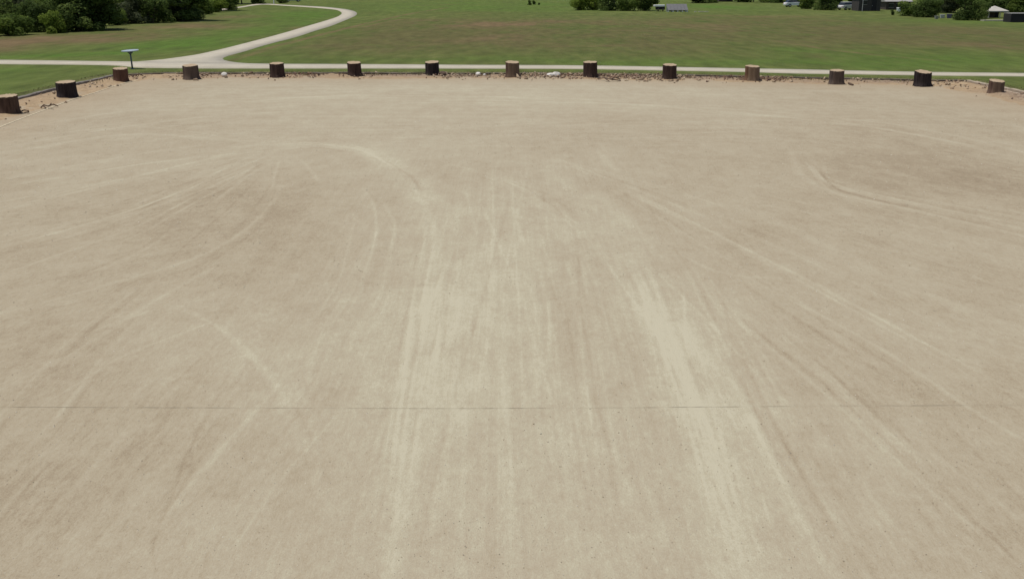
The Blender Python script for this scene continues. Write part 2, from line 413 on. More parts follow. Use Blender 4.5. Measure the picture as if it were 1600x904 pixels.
def bundle(pts, cnt, j0, j1, wpx, amp, neg=.3):
    for k in range(cnt):
        o0, o1 = rl.normal(0, 1), rl.normal(0, 1); m_ = len(pts) - 1; a0, a1 = sorted(rl.random(2)); a0 *= .5; a1 = .5 + a1 * .5
        P = []
        for i, (x, y) in enumerate(pts):
            f = i / m_; ox = o0 * j0[0] * (1 - f) + o1 * j1[0] * f; oy = o0 * j0[1] * (1 - f) + o1 * j1[1] * f
            P.append((x + ox, y + oy))
        L = np.array(P); ii = np.linspace(0, m_, 12); L = np.stack([np.interp(ii, range(m_ + 1), L[:, 0]), np.interp(ii, range(m_ + 1), L[:, 1])], -1)
        L = L[int(a0 * 11 * .6):max(int(a0 * 11 * .6) + 4, int(np.ceil(a1 * 12)))]
        tread_line([tuple(q_) for q_ in L], wpx * rl.uniform(.7, 2.2), (1.4 if abs(L[:, 0].mean() - 830) < 230 and L[:, 1].mean() > 300 else 1.9) * amp * rl.uniform(.5, 1.2) * (-1 if rl.random() < neg else 1))
pale = np.ascontiguousarray(pale)
B = bundle
B([(425, 236), (330, 256), (200, 284), (-60, 340)], 16, (14, 5), (0, 45), 3.5, .13); B([(430, 245), (350, 310), (220, 400), (-60, 520)], 16, (12, 8), (30, 60), 3.5, .12)
B([(300, 470), (180, 560), (60, 690), (-80, 830)], 16, (60, 30), (60, 60), 3.5, .11); B([(420, 600), (300, 720), (190, 860), (150, 930)], 14, (60, 20), (110, 0), 3.5, .10)
B([(400, 236), (480, 224), (570, 236), (640, 275), (680, 345)], 12, (16, 7), (16, 12), 3.5, .12); B([(680, 330), (660, 480), (630, 680), (605, 930)], 26, (26, 0), (40, 0), 3.0, .12)
B([(765, 250), (762, 450), (755, 650), (745, 930)], 16, (40, 0), (70, 0), 2.6, .11); B([(840, 300), (880, 450), (915, 650), (955, 930)], 22, (50, 0), (80, 0), 2.8, .11)
B([(1000, 400), (1050, 520), (1110, 680), (1180, 930)], 26, (30, 0), (60, 0), 3.2, .13); B([(1075, 400), (1140, 520), (1220, 680), (1350, 930)], 16, (25, 0), (70, 0), 3.0, .11)
B([(900, 260), (1060, 330), (1280, 430), (1650, 620)], 20, (50, 20), (10, 90), 3.5, .11); B([(1150, 480), (1300, 600), (1450, 740), (1640, 900)], 22, (60, 30), (60, 80), 3.5, .10)
B([(1255, 245), (1300, 290), (1430, 320), (1650, 368)], 12, (10, 4), (0, 14), 3, .13); B([(700, 255), (800, 285), (900, 350), (960, 420)], 14, (40, 12), (30, 20), 3.2, .10)
B([(180, 205), (450, 205), (760, 204), (1100, 188)], 14, (60, 12), (60, 14), 2.6, .11); B([(150, 170), (500, 152), (900, 156), (1300, 175)], 16, (60, 10), (60, 12), 2.4, .11); B([(900, 190), (1150, 188), (1400, 205), (1650, 250)], 14, (60, 14), (10, 20), 2.6, .11)
B([(-40, 240), (130, 215), (300, 195), (470, 178)], 12, (0, 18), (20, 8), 2.8, .11); B([(560, 300), (585, 345), (560, 450), (500, 540)], 8, (26, 6), (26, 8), 3, .10); B([(240, 465), (330, 505), (420, 590), (475, 710), (495, 830)], 14, (18, 10), (30, 8), 3.5, .055)
ed, _, _, _ = line_dist(X, Y, EDGE)
sandy = np.clip(1.1 - ed / 6.0, 0, 1) * (0.35 + fbm(X * 0.4, Y * 0.4))
zl = 0.012 * (fbm(X * 0.3, Y * 0.3) - 0.5) + 0.006 * (np.clip(pale, 0, 1) - 0.5)
zl = np.where(inside(X, Y, lot_poly), zl, -0.3) - 0.12 * np.clip(1 - ed / 0.8, 0, 1)
lot_me = mesh_np('gravel_lot', np.stack([X, Y, zl], -1).reshape(-1, 3), grid_faces(len(ys), len(xs)))
for nm, v in (('pale', pale), ('wx', wx), ('wo', wo_), ('wl', wl_), ('sandy', np.clip(sandy, 0, 1))): add_attr(lot_me, nm, v)

m, t, b = mat('compacted_gravel'); n = N(t); p = n.co()
wv = n.n('ShaderNodeVectorMath', operation='ADD'); t.links.new(p, wv.inputs[0])
nv = n.n('ShaderNodeTexNoise'); t.links.new(p, nv.inputs['Vector']); nv.inputs['Scale'].default_value = 0.12
hv = n.n('ShaderNodeVectorMath', operation='SCALE'); t.links.new(nv.outputs['Color'], hv.inputs[0]); hv.inputs['Scale'].default_value = .5; t.links.new(hv.outputs[0], wv.inputs[1]); q = wv.outputs[0]
sY = n.noise(n.map(q, (3.4, 0.085, 1)), 1.0, 7, 0.68)
sX = n.noise(n.map(q, (0.14, 1.7, 1), (0, 0, R(3))), 1.0, 5, 0.6)
sO = n.noise(n.map(n.map(q, (1, 1, 1), (0, 0, R(-38))), (2.9, 0.11, 1)), 1.0, 7, 0.66)
sL = n.noise(n.map(n.map(q, (1, 1, 1), (0, 0, R(52))), (2.9, 0.11, 1)), 1.0, 7, 0.66)
ax, ao, al = n.attr('wx'), n.attr('wo'), n.attr('wl')
wy = n.math('SUBTRACT', n.math('SUBTRACT', n.math('SUBTRACT', 1.0, ax), ao), al)
st = n.math('ADD', n.math('ADD', n.math('MULTIPLY', sY, wy), n.math('MULTIPLY', sX, ax)), n.math('ADD', n.math('MULTIPLY', sO, ao), n.math('MULTIPLY', sL, al)))
tread = n.noise(n.map(q, (13.0, 0.22, 1)), 1.0, 4, 0.6)
patch = n.math('ADD', n.math('MULTIPLY', n.noise(n.map(p, (1.0, 0.55, 1)), 1.7, 8, 0.7), 0.6), n.math('MULTIPLY', n.noise(n.map(p, (1.0, 0.5, 1)), 6.0, 5, 0.65), 0.4)); fine = n.noise(n.map(p, (1.0, 0.38, 1)), 17.0, 5, 0.75); grit = n.noise(n.map(p, (1.0, 0.45, 1)), 60.0, 3, 0.7)
val = n.math('ADD', n.attr('pale'), n.math('MULTIPLY', n.math('SUBTRACT', st, 0.5), 0.42))
val = n.math('ADD', val, n.math('MULTIPLY', n.math('SUBTRACT', patch, 0.5), 1.3))
val = n.math('ADD', val, n.math('MULTIPLY', n.math('MULTIPLY', n.math('SUBTRACT', tread, 0.5), wy), 0.36))
val = n.math('ADD', val, n.math('MULTIPLY', n.math('SUBTRACT', fine, 0.5), 0.95))
val = n.math('ADD', val, n.math('MULTIPLY', n.math('SUBTRACT', grit, 0.5), 1.05))
val = n.math('ADD', n.math('MULTIPLY', val, 0.80), 0.145)
col = n.ramp(val, [(0.0, (0.238, 0.185, 0.121)), (0.30, (0.314, 0.254, 0.172)), (0.48, (0.366, 0.307, 0.213)), (0.66, (0.396, 0.340, 0.243)), (0.85, (0.430, 0.386, 0.275)), (1.0, (0.478, 0.436, 0.318))])
sand = n.mix(n.noise(p, 3.0, 4), (0.31, 0.215, 0.132), (0.40, 0.31, 0.205))
col = n.mix(n.math('MULTIPLY', n.attr('sandy'), 0.75), col, sand)
t.links.new(col, b.inputs['Base Color']); b.inputs['Roughness'].default_value = 0.95; b.inputs['Specular IOR Level'].default_value = 0.15
n.bump(n.math('ADD', fine, n.math('ADD', grit, n.math('MULTIPLY', st, 1.5))), 0.35, 0.02, b)
M_lot = m
tag(link('gravel_lot', lot_me, M_lot, smooth=True), kind='structure')

# the day joint across the lot: a thin ragged lip
Lj = smooth_line([G(x, y, 0) for x, y in [(-200, 634), (0, 635.5), (250, 636.5), (500, 637.5), (700, 638), (900, 637), (1100, 635.5), (1350, 633.5), (1600, 632.5), (1800, 632)]], 60)
s = np.linspace(0, 1, len(Lj)); wdt = 0.002 + 0.0035 * vnoise(s * 160, s * 0)
wdt = wdt * np.clip(2.5 * (vnoise(s * 60, s * 0 + 7) - .05), .3, 1)
zj = 0.0065 + 0 * s
V = np.concatenate([np.stack([Lj[:, 0], Lj[:, 1] - wdt, zj], -1), np.stack([Lj[:, 0], Lj[:, 1] + wdt, zj], -1)])
k = np.arange(len(Lj) - 1)
tag(link('paving_joint', mesh_np('paving_joint', V, np.stack([k, k + 1, k + 1 + len(Lj), k + len(Lj)], -1)), simple('joint_grit', (0.31, 0.258, 0.182), 0.95, 0.3, 5)), kind='structure')

# ================================================================== DIRT VERGE and lawn edge along the timbers
def resample(P, step):
    d = np.hypot(*np.diff(P, axis=0).T); s = np.concatenate([[0], np.cumsum(d)])
    u = np.arange(0, s[-1], step)
    return np.stack([np.interp(u, s, P[:, 0]), np.interp(u, s, P[:, 1])], -1), u
E, EU = resample(EDGE, 0.13)
tan = np.gradient(E, axis=0); kern = np.ones(9) / 9
tan = np.stack([np.convolve(np.pad(tan[:, i], 4, 'edge'), kern, 'valid') for i in (0, 1)], -1)
tan /= np.hypot(tan[:, 0], tan[:, 1])[:, None]
nin = np.stack([tan[:, 1], -tan[:, 0]], -1)                 # towards the lot
if nin[len(nin) // 2, 1] > 0: nin = -nin
def band(t0, t1, nt):
    tt = np.linspace(t0, t1, nt)
    return E[:, None, 0] + nin[:, None, 0] * tt, E[:, None, 1] + nin[:, None, 1] * tt, np.broadcast_to(tt, (len(E), nt))
leftish = np.clip((-E[:, 0] - 26) / 3, 0, 1)[:, None]
VX, VY, VT = band(-0.12, 4.6, 44)
width = 2.7 + 0.5 * leftish + 1.2 * (fbm(VX * 0.35, VY * 0.35) - 0.5)
prof = np.clip(1 - VT / width, -0.6, 1)
VZ = 0.08 * prof + 0.26 * (fbm(VX * 1.0, VY * 0.8, 3) - 0.47) * np.clip(prof * 2, 0.0, 1) + 0.10 * (fbm(VX * 3, VY * 3, 3) - 0.5) * np.clip(prof * 3, 0, 1) - 0.01
VZ = np.where(VT < 0.55, np.minimum(VZ, 0.02 + 0.16 * np.clip(VT - 0.2, 0, 1) + 0.05 * fbm(VX * 1.1, VY * 1.1)), VZ)
vme = mesh_np('dirt_verge', np.stack([VX, VY, VZ], -1).reshape(-1, 3), grid_faces(len(E), 44))
add_attr(vme, 'red', np.clip((1 - np.clip(1.6 - np.abs(E[:, 0] - (G(232, 116).x)) / 2.2, 0, 1))[:, None] * 1.5 * np.clip(prof, 0, 1) * (1 - 0.8 * leftish) * np.clip(3.2 * (fbm(VX * 0.35 + 60, VY * 0.35) - 0.30), 0, 1), 0, 1))
m, t, b = mat('verge_dirt'); n = N(t); p = n.co()
f = n.noise(p, 2.2, 5, 0.65); g = n.noise(p, 9.0, 4, 0.7)
c1 = n.ramp(f, [(0.3, (0.29, 0.195, 0.105)), (0.7, (0.43, 0.318, 0.19))])
c2 = n.ramp(g, [(0.3, (0.11, 0.065, 0.042)), (0.46, (0.22, 0.145, 0.095)), (0.6, (0.35, 0.265, 0.175))])
t.links.new(n.mix(n.attr('red'), c1, c2), b.inputs['Base Color']); b.inputs['Roughness'].default_value = 0.95
n.bump(g, 0.6, 0.08, b); M_verge = m
tag(link('dirt_verge', vme, M_verge, smooth=True), kind='structure')
LX, LY, LT = band(-1.1, -0.13, 8)
LZ = GZ + 0.012 + 0.03 * (fbm(LX * 2, LY * 2) - 0.5) - np.where(LT < -1.0, 0.06, 0)
tag(link('lawn_edge', mesh_np('lawn_edge', np.stack([LX, LY, LZ], -1).reshape(-1, 3), grid_faces(len(E), 8)), M_turf, smooth=True), kind='structure')

# pale cord along the left rim of the lot
cp = smooth_line([G(x, y, 0.05) for x, y in [(-150, 262), (0, 197), (60, 174), (110, 155.5), (150, 143), (185, 131.5), (215, 124)]], 8)
bm = bmesh.new()
for a, bb in zip(cp[:-1], cp[1:]):
    dd = np.array([bb[1] - a[1], a[0] - bb[0]]); dd = dd / np.hypot(*dd) * 0.04; q_ = [bm.verts.new((x_, y_, z_ + .014)) for x_, y_, z_ in ((a[0] - dd[0], a[1] - dd[1], 0.0), (bb[0] - dd[0], bb[1] - dd[1], 0.0), (bb[0], bb[1], 0.015), (a[0], a[1], 0.015), (bb[0] + dd[0], bb[1] + dd[1], 0.0), (a[0] + dd[0], a[1] + dd[1], 0.0))]; bm.faces.new((q_[0], q_[1], q_[2], q_[3])); bm.faces.new((q_[3], q_[2], q_[4], q_[5]))
o = obj('edge_cord', bm, simple('cord', (0.62, 0.53, 0.36), 0.8))
tag(o, 'thin pale cord lying along the left rim of the gravel lot', 'cord')

# ================================================================== timbers
def timber_mesh(seed, ln, w_, h_):
    r = random.Random(seed); bm = bmesh.new(); box(bm, (0, 0, h_ / 2), (ln, w_, h_))
    bmesh.ops.subdivide_edges(bm, edges=[e for e in bm.edges if abs(e.verts[0].co.x - e.verts[1].co.x) > 0.5], cuts=5)
    bmesh.ops.bevel(bm, geom=[e for e in bm.edges if e.calc_face_angle(0) > 1], offset=0.02, segments=1, affect='EDGES')
    for v in bm.verts: v.co += Vector((r.uniform(-.01, .01), r.uniform(-.012, .012), r.uniform(-.014, .014)))
    me = bpy.data.meshes.new('timber'); bm.to_mesh(me); bm.free(); return me
M_tgrey = simple('timber_grey', (0.19, 0.165, 0.145), 0.9, 0.35, 4, stretch=(0.3, 4, 4), bump=0.4)
M_tdark = simple('timber_dark', (0.13, 0.10, 0.08), 0.9, 0.45, 4, stretch=(0.3, 4, 4), bump=0.4)
M_tpale = simple('timber_pale', (0.40, 0.325, 0.245), 0.9, 0.3, 4, stretch=(0.3, 4, 4), bump=0.4)
def edging(label, i0, i1, mt, ln, w_, h_, sink, tiers=1):
    root = thing('timber_edging', label, 'edging', (EDGE[i0][0], EDGE[i0][1], 0))
    P = EDGE[i0:i1 + 1]; vs = [timber_mesh(k + i0 * 9, ln - 0.03, w_, h_) for k in range(4)]
    for me in vs: me.materials.append(mt)
    Q, U = resample(P, ln)
    Q = np.vstack([Q, P[-1]])
    for k in range(len(Q) - 1):
        a, c = Q[k], Q[k + 1]; L = np.hypot(*(c - a))
        if L < 0.4: continue
        for tier in range(tiers):
            o = bpy.data.objects.new('timber', vs[(k + tier) % 4]); C.objects.link(o); o.parent = root
            ang = math.atan2(c[1] - a[1], c[0] - a[0]); nx_, ny_ = math.sin(ang), -math.cos(ang)
            mx = (a + c) / 2; off = -0.02 + tier * 0.26 + random.uniform(-.02, .02)
            o.location = (mx[0] + nx_ * off - root.location.x, mx[1] + ny_ * off - root.location.y, (-sink if tier == 0 else -sink - 0.13) + random.uniform(-.02, .012))
            o.rotation_euler = (random.uniform(-.04, .04), random.uniform(-.006, .006), ang + random.uniform(-.012, .012))
            o.scale = (L / ln, 1, 1)
    return root
edging('weathered grey timber edging running down the left side of the gravel lot', 0, 4, M_tgrey, 2.4, 0.22, 0.28, 0.115)
edging('dark half-buried timber edging along the far side of the gravel lot', 4, 14, M_tdark, 2.4, 0.20, 0.28, 0.135)
edging('pale tan stepped timber edging at the far right corner of the gravel lot', 14, 17, M_tpale, 2.4, 0.22, 0.28, 0.10, 2)

# ================================================================== paths
m, t, b = mat('path_concrete'); n = N(t); p = n.co()
f = n.noise(p, 0.7, 5); g = n.noise(p, 12, 3)
t.links.new(n.ramp(n.math('ADD', n.math('MULTIPLY', f, .6), n.math('MULTIPLY', g, .4)), [(0.3, (0.39, 0.345, 0.262)), (0.7, (0.52, 0.47, 0.37))]), b.inputs['Base Color'])
b.inputs['Roughness'].default_value = 0.9; n.bump(g, 0.3, 0.01, b); M_path = m
def strip(name, Apx, Bpx, z, nseg=8):
    PZ = z
    A = smooth_line([G(x, y, PZ) for x, y in Apx], nseg); B = smooth_line([G(x, y, PZ) for x, y in Bpx], nseg)
    def even(L, k):
        d = np.concatenate([[0], np.cumsum(np.hypot(*np.diff(L, axis=0).T))]); u = np.linspace(0, d[-1], k)
        return np.stack([np.interp(u, d, L[:, 0]), np.interp(u, d, L[:, 1])], -1)
    if len(A) != len(B): k = 160; A, B = even(A, k), even(B, k)
    nn = len(A); rows = []
    for f_, zz in ((0, PZ - .12), (0, PZ), (1, PZ), (1, PZ - .12)):
        L = A * (1 - f_) + B * f_; rows.append(np.concatenate([L, np.full((nn, 1), zz)], 1))
    V = np.stack(rows, 1)
    return tag(link(name, mesh_np(name, V.reshape(-1, 3), grid_faces(nn, 4)), M_path), kind='structure')
PZ = GZ + 0.024
XS = [-420, -150, 0, 90, 177, 215, 245, 285, 310, 420, 520, 620, 740, 900, 1010, 1160, 1240, 1360, 1480, 1600, 1750, 2100]
UP = np.interp(XS, [-420, -150, 0, 60, 180, 240, 350, 420, 620, 740, 900, 1010, 1160, 1240, 1360, 1480, 1600, 1750, 2100], [86, 91.4, 93.5, 94.3, 95.9, 96.4, 97.6, 99.6, 100.6, 101.4, 102.2, 103.9, 106.8, 108.2, 110.9, 112.9, 114.2, 116.5, 122])
LO = np.interp(XS, [-420, -150, 0, 100, 177, 196, 245, 310, 420, 620, 740, 900, 1010, 1160, 1240, 1360, 1480, 1600, 1750, 2100], [92, 97.8, 100, 100.7, 102.0, 105.0, 106, 106.7, 106.8, 106.8, 107, 107.6, 109.4, 112.1, 114.4, 116.2, 118, 119, 121.2, 127])
strip('path', list(zip(XS, UP)), list(zip(XS, LO)), PZ)
strip('path', [(205, 96.8), (245, 93.8), (265, 91.4), (288, 88.3), (312, 84.4), (350, 75.9), (381, 68.1), (420, 58), (449, 50), (477, 41.8), (501, 34.8), (521, 28.6), (530, 24.8), (534, 20.9), (530, 17.2), (521, 15), (493, 12.3), (446, 9.2), (416, 7.4), (398, 8.7), (380, 11.6), (363, 14.0), (330, 19)],
      [(420, 100.6), (395, 99.5), (373, 98.0), (356, 95.6), (348, 92.8), (349, 90.3), (358, 86.7), (381, 80.5), (420, 68.9), (462, 58), (493, 48), (516, 41), (532, 34.8), (547, 28.6), (555, 24.8), (557.6, 21.7), (555.6, 18.8), (548.6, 16.3), (535, 13.9), (508, 11.1), (470, 9.0), (446, 7.7), (416, 5.9), (398, 6.8), (380, 9.8), (363, 12.2), (330, 16)], PZ - 0.006)

# ================================================================== log stumps
def bark_mat(name, a, bcol, grey=None):
    m, t, b = mat(name); n = N(t); p = n.co()
    f = n.noise(n.map(p, (8, 8, 0.9)), 1.0, 5, 0.7); g = n.noise(n.map(p, (1.1, 1.1, 0.25)), 1.0, 2)
    c = n.ramp(f, [(0.32, a), (0.68, bcol)])
    if grey: c = n.mix(n.ramp(g, [(0.46, (0, 0, 0)), (0.56, (1, 1, 1))]), c, n.ramp(f, [(0.3, tuple(v * .6 for v in grey)), (0.7, grey)]))
    t.links.new(c, b.inputs['Base Color']); b.inputs['Roughness'].default_value = 0.95; b.inputs['Specular IOR Level'].default_value = 0.15
    n.bump(f, 0.8, 0.06, b); return m
m, t, b = mat('cut_wood'); n = N(t); p = n.co()
wv = n.n('ShaderNodeTexWave', wave_type='RINGS', rings_direction='Z'); t.links.new(p, wv.inputs[0]); wv.inputs['Scale'].default_value = 4; wv.inputs['Distortion'].default_value = 3
f = n.noise(p, 3, 4)
t.links.new(n.mix(n.math('MULTIPLY', wv.outputs['Fac'], 0.35), n.ramp(f, [(0.3, (0.36, 0.26, 0.16)), (0.7, (0.50, 0.39, 0.26))]), (0.25, 0.17, 0.10)), b.inputs['Base Color'])
b.inputs['Roughness'].default_value = 0.9; M_cut = m
BK = {'black': bark_mat('bark_black', (0.015, 0.011, 0.011), (0.052, 0.040, 0.038)), 'char': bark_mat('bark_char', (0.026, 0.016, 0.014), (0.085, 0.054, 0.043)),
      'dark': bark_mat('bark_dark', (0.040, 0.023, 0.017), (0.115, 0.072, 0.052)), 'brown': bark_mat('bark_brown', (0.075, 0.045, 0.034), (0.17, 0.11, 0.08), (0.19, 0.13, 0.09)),
      'russet': bark_mat('bark_russet', (0.065, 0.032, 0.022), (0.15, 0.078, 0.052)), 'greyish': bark_mat('bark_greyish', (0.055, 0.040, 0.035), (0.13, 0.10, 0.085), (0.13, 0.092, 0.072)),
      'warm': bark_mat('bark_warm', (0.11, 0.062, 0.038), (0.23, 0.135, 0.082), (0.25, 0.175, 0.115)), 'streak': bark_mat('bark_streak', (0.05, 0.033, 0.028), (0.12, 0.085, 0.07), (0.14, 0.10, 0.078))}
# top-centre x, top y, base-centre x, lowest y, width px, bark, roughness of outline, label
STUMPS = [
 (11, 149.8, 16, 178.8, 30, 'dark', .05, 'dark brown log stump cut off by the left edge of the photo, nearest the camera'),
 (102, 128, 106, 153, 31, 'black', .04, 'nearly black log stump on sandy dirt beside the left timber edging'),
 (188, 107, 190, 128, 23, 'russet', .04, 'reddish brown log stump at the far left corner, just below the post with flat top'),
 (296, 102.2, 299.5, 124.3, 24, 'streak', .06, 'dark brown log stump with grey streaks standing in front of the path junction'),
 (431.5, 99, 434, 121.2, 22.5, 'char', .05, 'charred dark log stump first to the right of the path junction'),
 (552, 97.8, 554.5, 119.2, 22.5, 'char', .07, 'charred dark log stump with red bark chips beside it, left of the pitch black one'),
 (674.5, 97, 676, 118.5, 22.5, 'black', .05, 'pitch black log stump with a brown clod against its right foot'),
 (800, 97.1, 801.5, 121, 22, 'brown', .06, 'mid brown two-tone log stump between the small and the large white rock'),
 (921.5, 97, 922.5, 121.3, 23, 'char', .06, 'dark log stump first to the right of the large white rock, branches at its foot'),
 (1046.5, 101.2, 1046, 124.3, 22.5, 'char', .05, 'very dark log stump with bright cut top, left of the warm brown one'),
 (1175.5, 103.5, 1175, 126.5, 23, 'warm', .05, 'warm light brown log stump, the palest bark of the far row'),
 (1307.5, 110, 1306.5, 131.7, 23, 'greyish', .08, 'greyish brown lumpy log stump right of the warm brown one'),
 (1442.5, 112.2, 1441, 135.2, 25.5, 'black', .13, 'blackish gnarled log stump with flared knobby foot near the right corner'),
 (1558, 126.2, 1555, 146, 24.5, 'brown', .05, 'mid brown log stump at the far right beside the pale stepped timbers')]
stump_pos = []
for si, (tx, ty, bx, by, wpx, bk, rough, lab) in enumerate(STUMPS):
    f0 = G(bx, by, 0.03); rad = wpx / 2 * depth(f0) / FPX
    c = Vector((f0.x * (1 + rad / f0.y), f0.y + rad, 0)); h = top_z(c, ty)
    tilt_x = .6 * (G(tx, ty, h).x * c.y / G(tx, ty, h).y - c.x)
    root = thing('log_stump', lab, 'stump', (c.x, c.y, 0), 0.0, 'log stumps set round the gravel lot')
    rr = random.Random(si * 5 + 3); seg, rings = 36, 9
    ph = [(rr.uniform(0, 6.28), rr.randint(2, 7), rr.uniform(.3, 1)) for _ in range(4)]
    rag = [rr.uniform(-1, 1) for _ in range(seg)]
    V, F = [], []; slant = rr.uniform(.06, .15); yaw_ = rr.uniform(-.035, .035)
    for j in range(rings):
        z = -0.15 + (h + 0.15) * j / (rings - 1); f = max(0, z / h)
        for i in range(seg):
            a = 2 * math.pi * i / seg
            r_ = rad * (0.97 + rough * sum(w_ * math.sin(k_ * a + p_) for p_, k_, w_ in ph) * 0.6 + rough * 0.5 * rag[i] + rr.uniform(-.008, .008))
            r_ *= 1 + (0.10 + rough * .8) * max(0, 1 - f * 3.2) ** 2 * (1 + .6 * math.sin(3 * a + ph[0][0])) - 0.02 * f
            V.append((r_ * math.cos(a) + tilt_x * f, r_ * math.sin(a), z + f * r_ * (slant * math.sin(a) + yaw_ * math.cos(a)) + (0.012 * rag[(i * 3) % seg] if j == rings - 1 else 0)))
    F = grid_faces(rings, seg); k = np.arange(rings - 1)
    wrap = np.stack([k * seg + seg - 1, k * seg, (k + 1) * seg, (k + 1) * seg + seg - 1], -1)
    link('bark', mesh_np('bark', V, np.concatenate([F, wrap])), BK[bk], root, smooth=True)
    bm = bmesh.new(); top = V[-seg:]
    cv = bm.verts.new((tilt_x, 0, h + 0.02)); r1 = [bm.verts.new((tilt_x + (x - tilt_x) * .55, y * .55, h + (z - h) * .55 + 0.018 + rr.uniform(-.004, .004))) for x, y, z in top]
    r2 = [bm.verts.new((tilt_x + (x - tilt_x) * .985, y * .985, z + 0.006)) for x, y, z in top]
    r3 = [bm.verts.new((tilt_x + (x - tilt_x) * .985, y * .985, z - 0.05)) for x, y, z in top]
    for i in range(seg):
        i2 = (i + 1) % seg
        bm.faces.new((cv, r1[i], r1[i2])); bm.faces.new((r1[i], r2[i], r2[i2], r1[i2])); bm.faces.new((r2[i], r3[i], r3[i2], r2[i2]))
    obj('cut_top', bm, M_cut, root)
    stump_pos.append((c, rad, h))

# ================================================================== litter in the verge
def rock_mesh(seed, s, flat=.6, sub=2):
    r = random.Random(seed); bm = bmesh.new(); bmesh.ops.create_icosphere(bm, subdivisions=sub, radius=1)
    d = [Vector((r.gauss(0, 1), r.gauss(0, 1), r.gauss(0, 1))).normalized() for _ in range(9)]; o_ = [r.uniform(.62, .95) for _ in d]
    for v in bm.verts:
        for n_, k_ in zip(d, o_):
            e = v.co.dot(n_) - k_
            if e > 0: v.co -= n_ * e
        v.co = Vector((v.co.x * s, v.co.y * s * .8, v.co.z * s * flat))
    return bm
M_white = simple('white_rock', (0.70, 0.66, 0.60), 0.85, 0.12, 6)
for x, y, s_, lab in [(350.5, 119, .34, 'small white rock on red dirt right of the dark grey-streaked stump'), (747, 117.5, .28, 'small white rock lying between the pitch black and the two-tone brown stump'),
                      (757, 118, .16, 'tiny white stone touching the right of the small white rock'), (869, 119, .42, 'largest white rock of the verge, between two-tone brown stump and dark stump')]:
    s_ *= .62; o = obj('white_rock', rock_mesh(int(x), s_, .75), M_white); o.location = G(x, y, 0.05) + Vector((0, 0, s_ * .45)); tag(o, lab, 'rock', 'white rocks in the verge')
o = obj('white_stone_slab', rock_mesh(77, .3, .35), M_white); o.location = G(861, 119, 0.05) + Vector((0, 0, .1)); tag(o, 'flat pale stone leaning against the left of the largest white rock', 'rock')
o = obj('dirt_clod', rock_mesh(12, .3, .7), simple('brown_clod', (.11, .07, .05), .95, .4, 6)); o.location = G(692, 119, 0.03) + Vector((0, 0, .12)); tag(o, 'dark brown clod beside the foot of the pitch black stump', 'clod')
# thin branches
M_twig = simple('dead_branch', (.12, .075, .05), .9, .4, 5)
def branch(pts, r_, lab):
    bm = bmesh.new()
    for pl in pts:
        P = [G(x, y, z) for x, y, z in pl]
        for a, c_ in zip(P[:-1], P[1:]): cyl(bm, a, c_, r_ * .7, r_ * .5, 7)
    tag(obj('fallen_branch', bm, M_twig), lab, 'branch')
branch([[(64, 168, .05), (68, 164, .2), (75, 166, .12), (83, 163, .16), (91, 166, .06)], [(68, 166, .1), (72, 169, .05)], [(78, 165, .15), (80, 161.5, .3)]], .05, 'forked dead branch on the sand between the two leftmost stumps')
branch([[(33, 174, .05), (38, 172, .16), (44, 173, .14), (45, 175, .06), (38, 176, .05)]], .05, 'short curled dead branch at the right foot of the leftmost stump')
branch([[(934, 123, .05), (945, 121.5, .2), (955, 124, .15), (970, 126, .05)], [(945, 122, .2), (952, 127, .05)], [(953, 124, .15), (962, 121, .25), (969, 124, .1)]], .06, 'dead branches on the dirt right of the stump beside the largest white rock')
branch([[(1326, 130, .08), (1333, 132.5, .06)]], .09, 'short piece of dark wood right of the greyish lumpy stump')
branch([[(212, 119, .1), (217, 115.5, .3), (224, 119, .1)], [(205, 118.5, .1), (217, 116, .28)]], .05, 'small bent dead branch right of the far left corner stump')
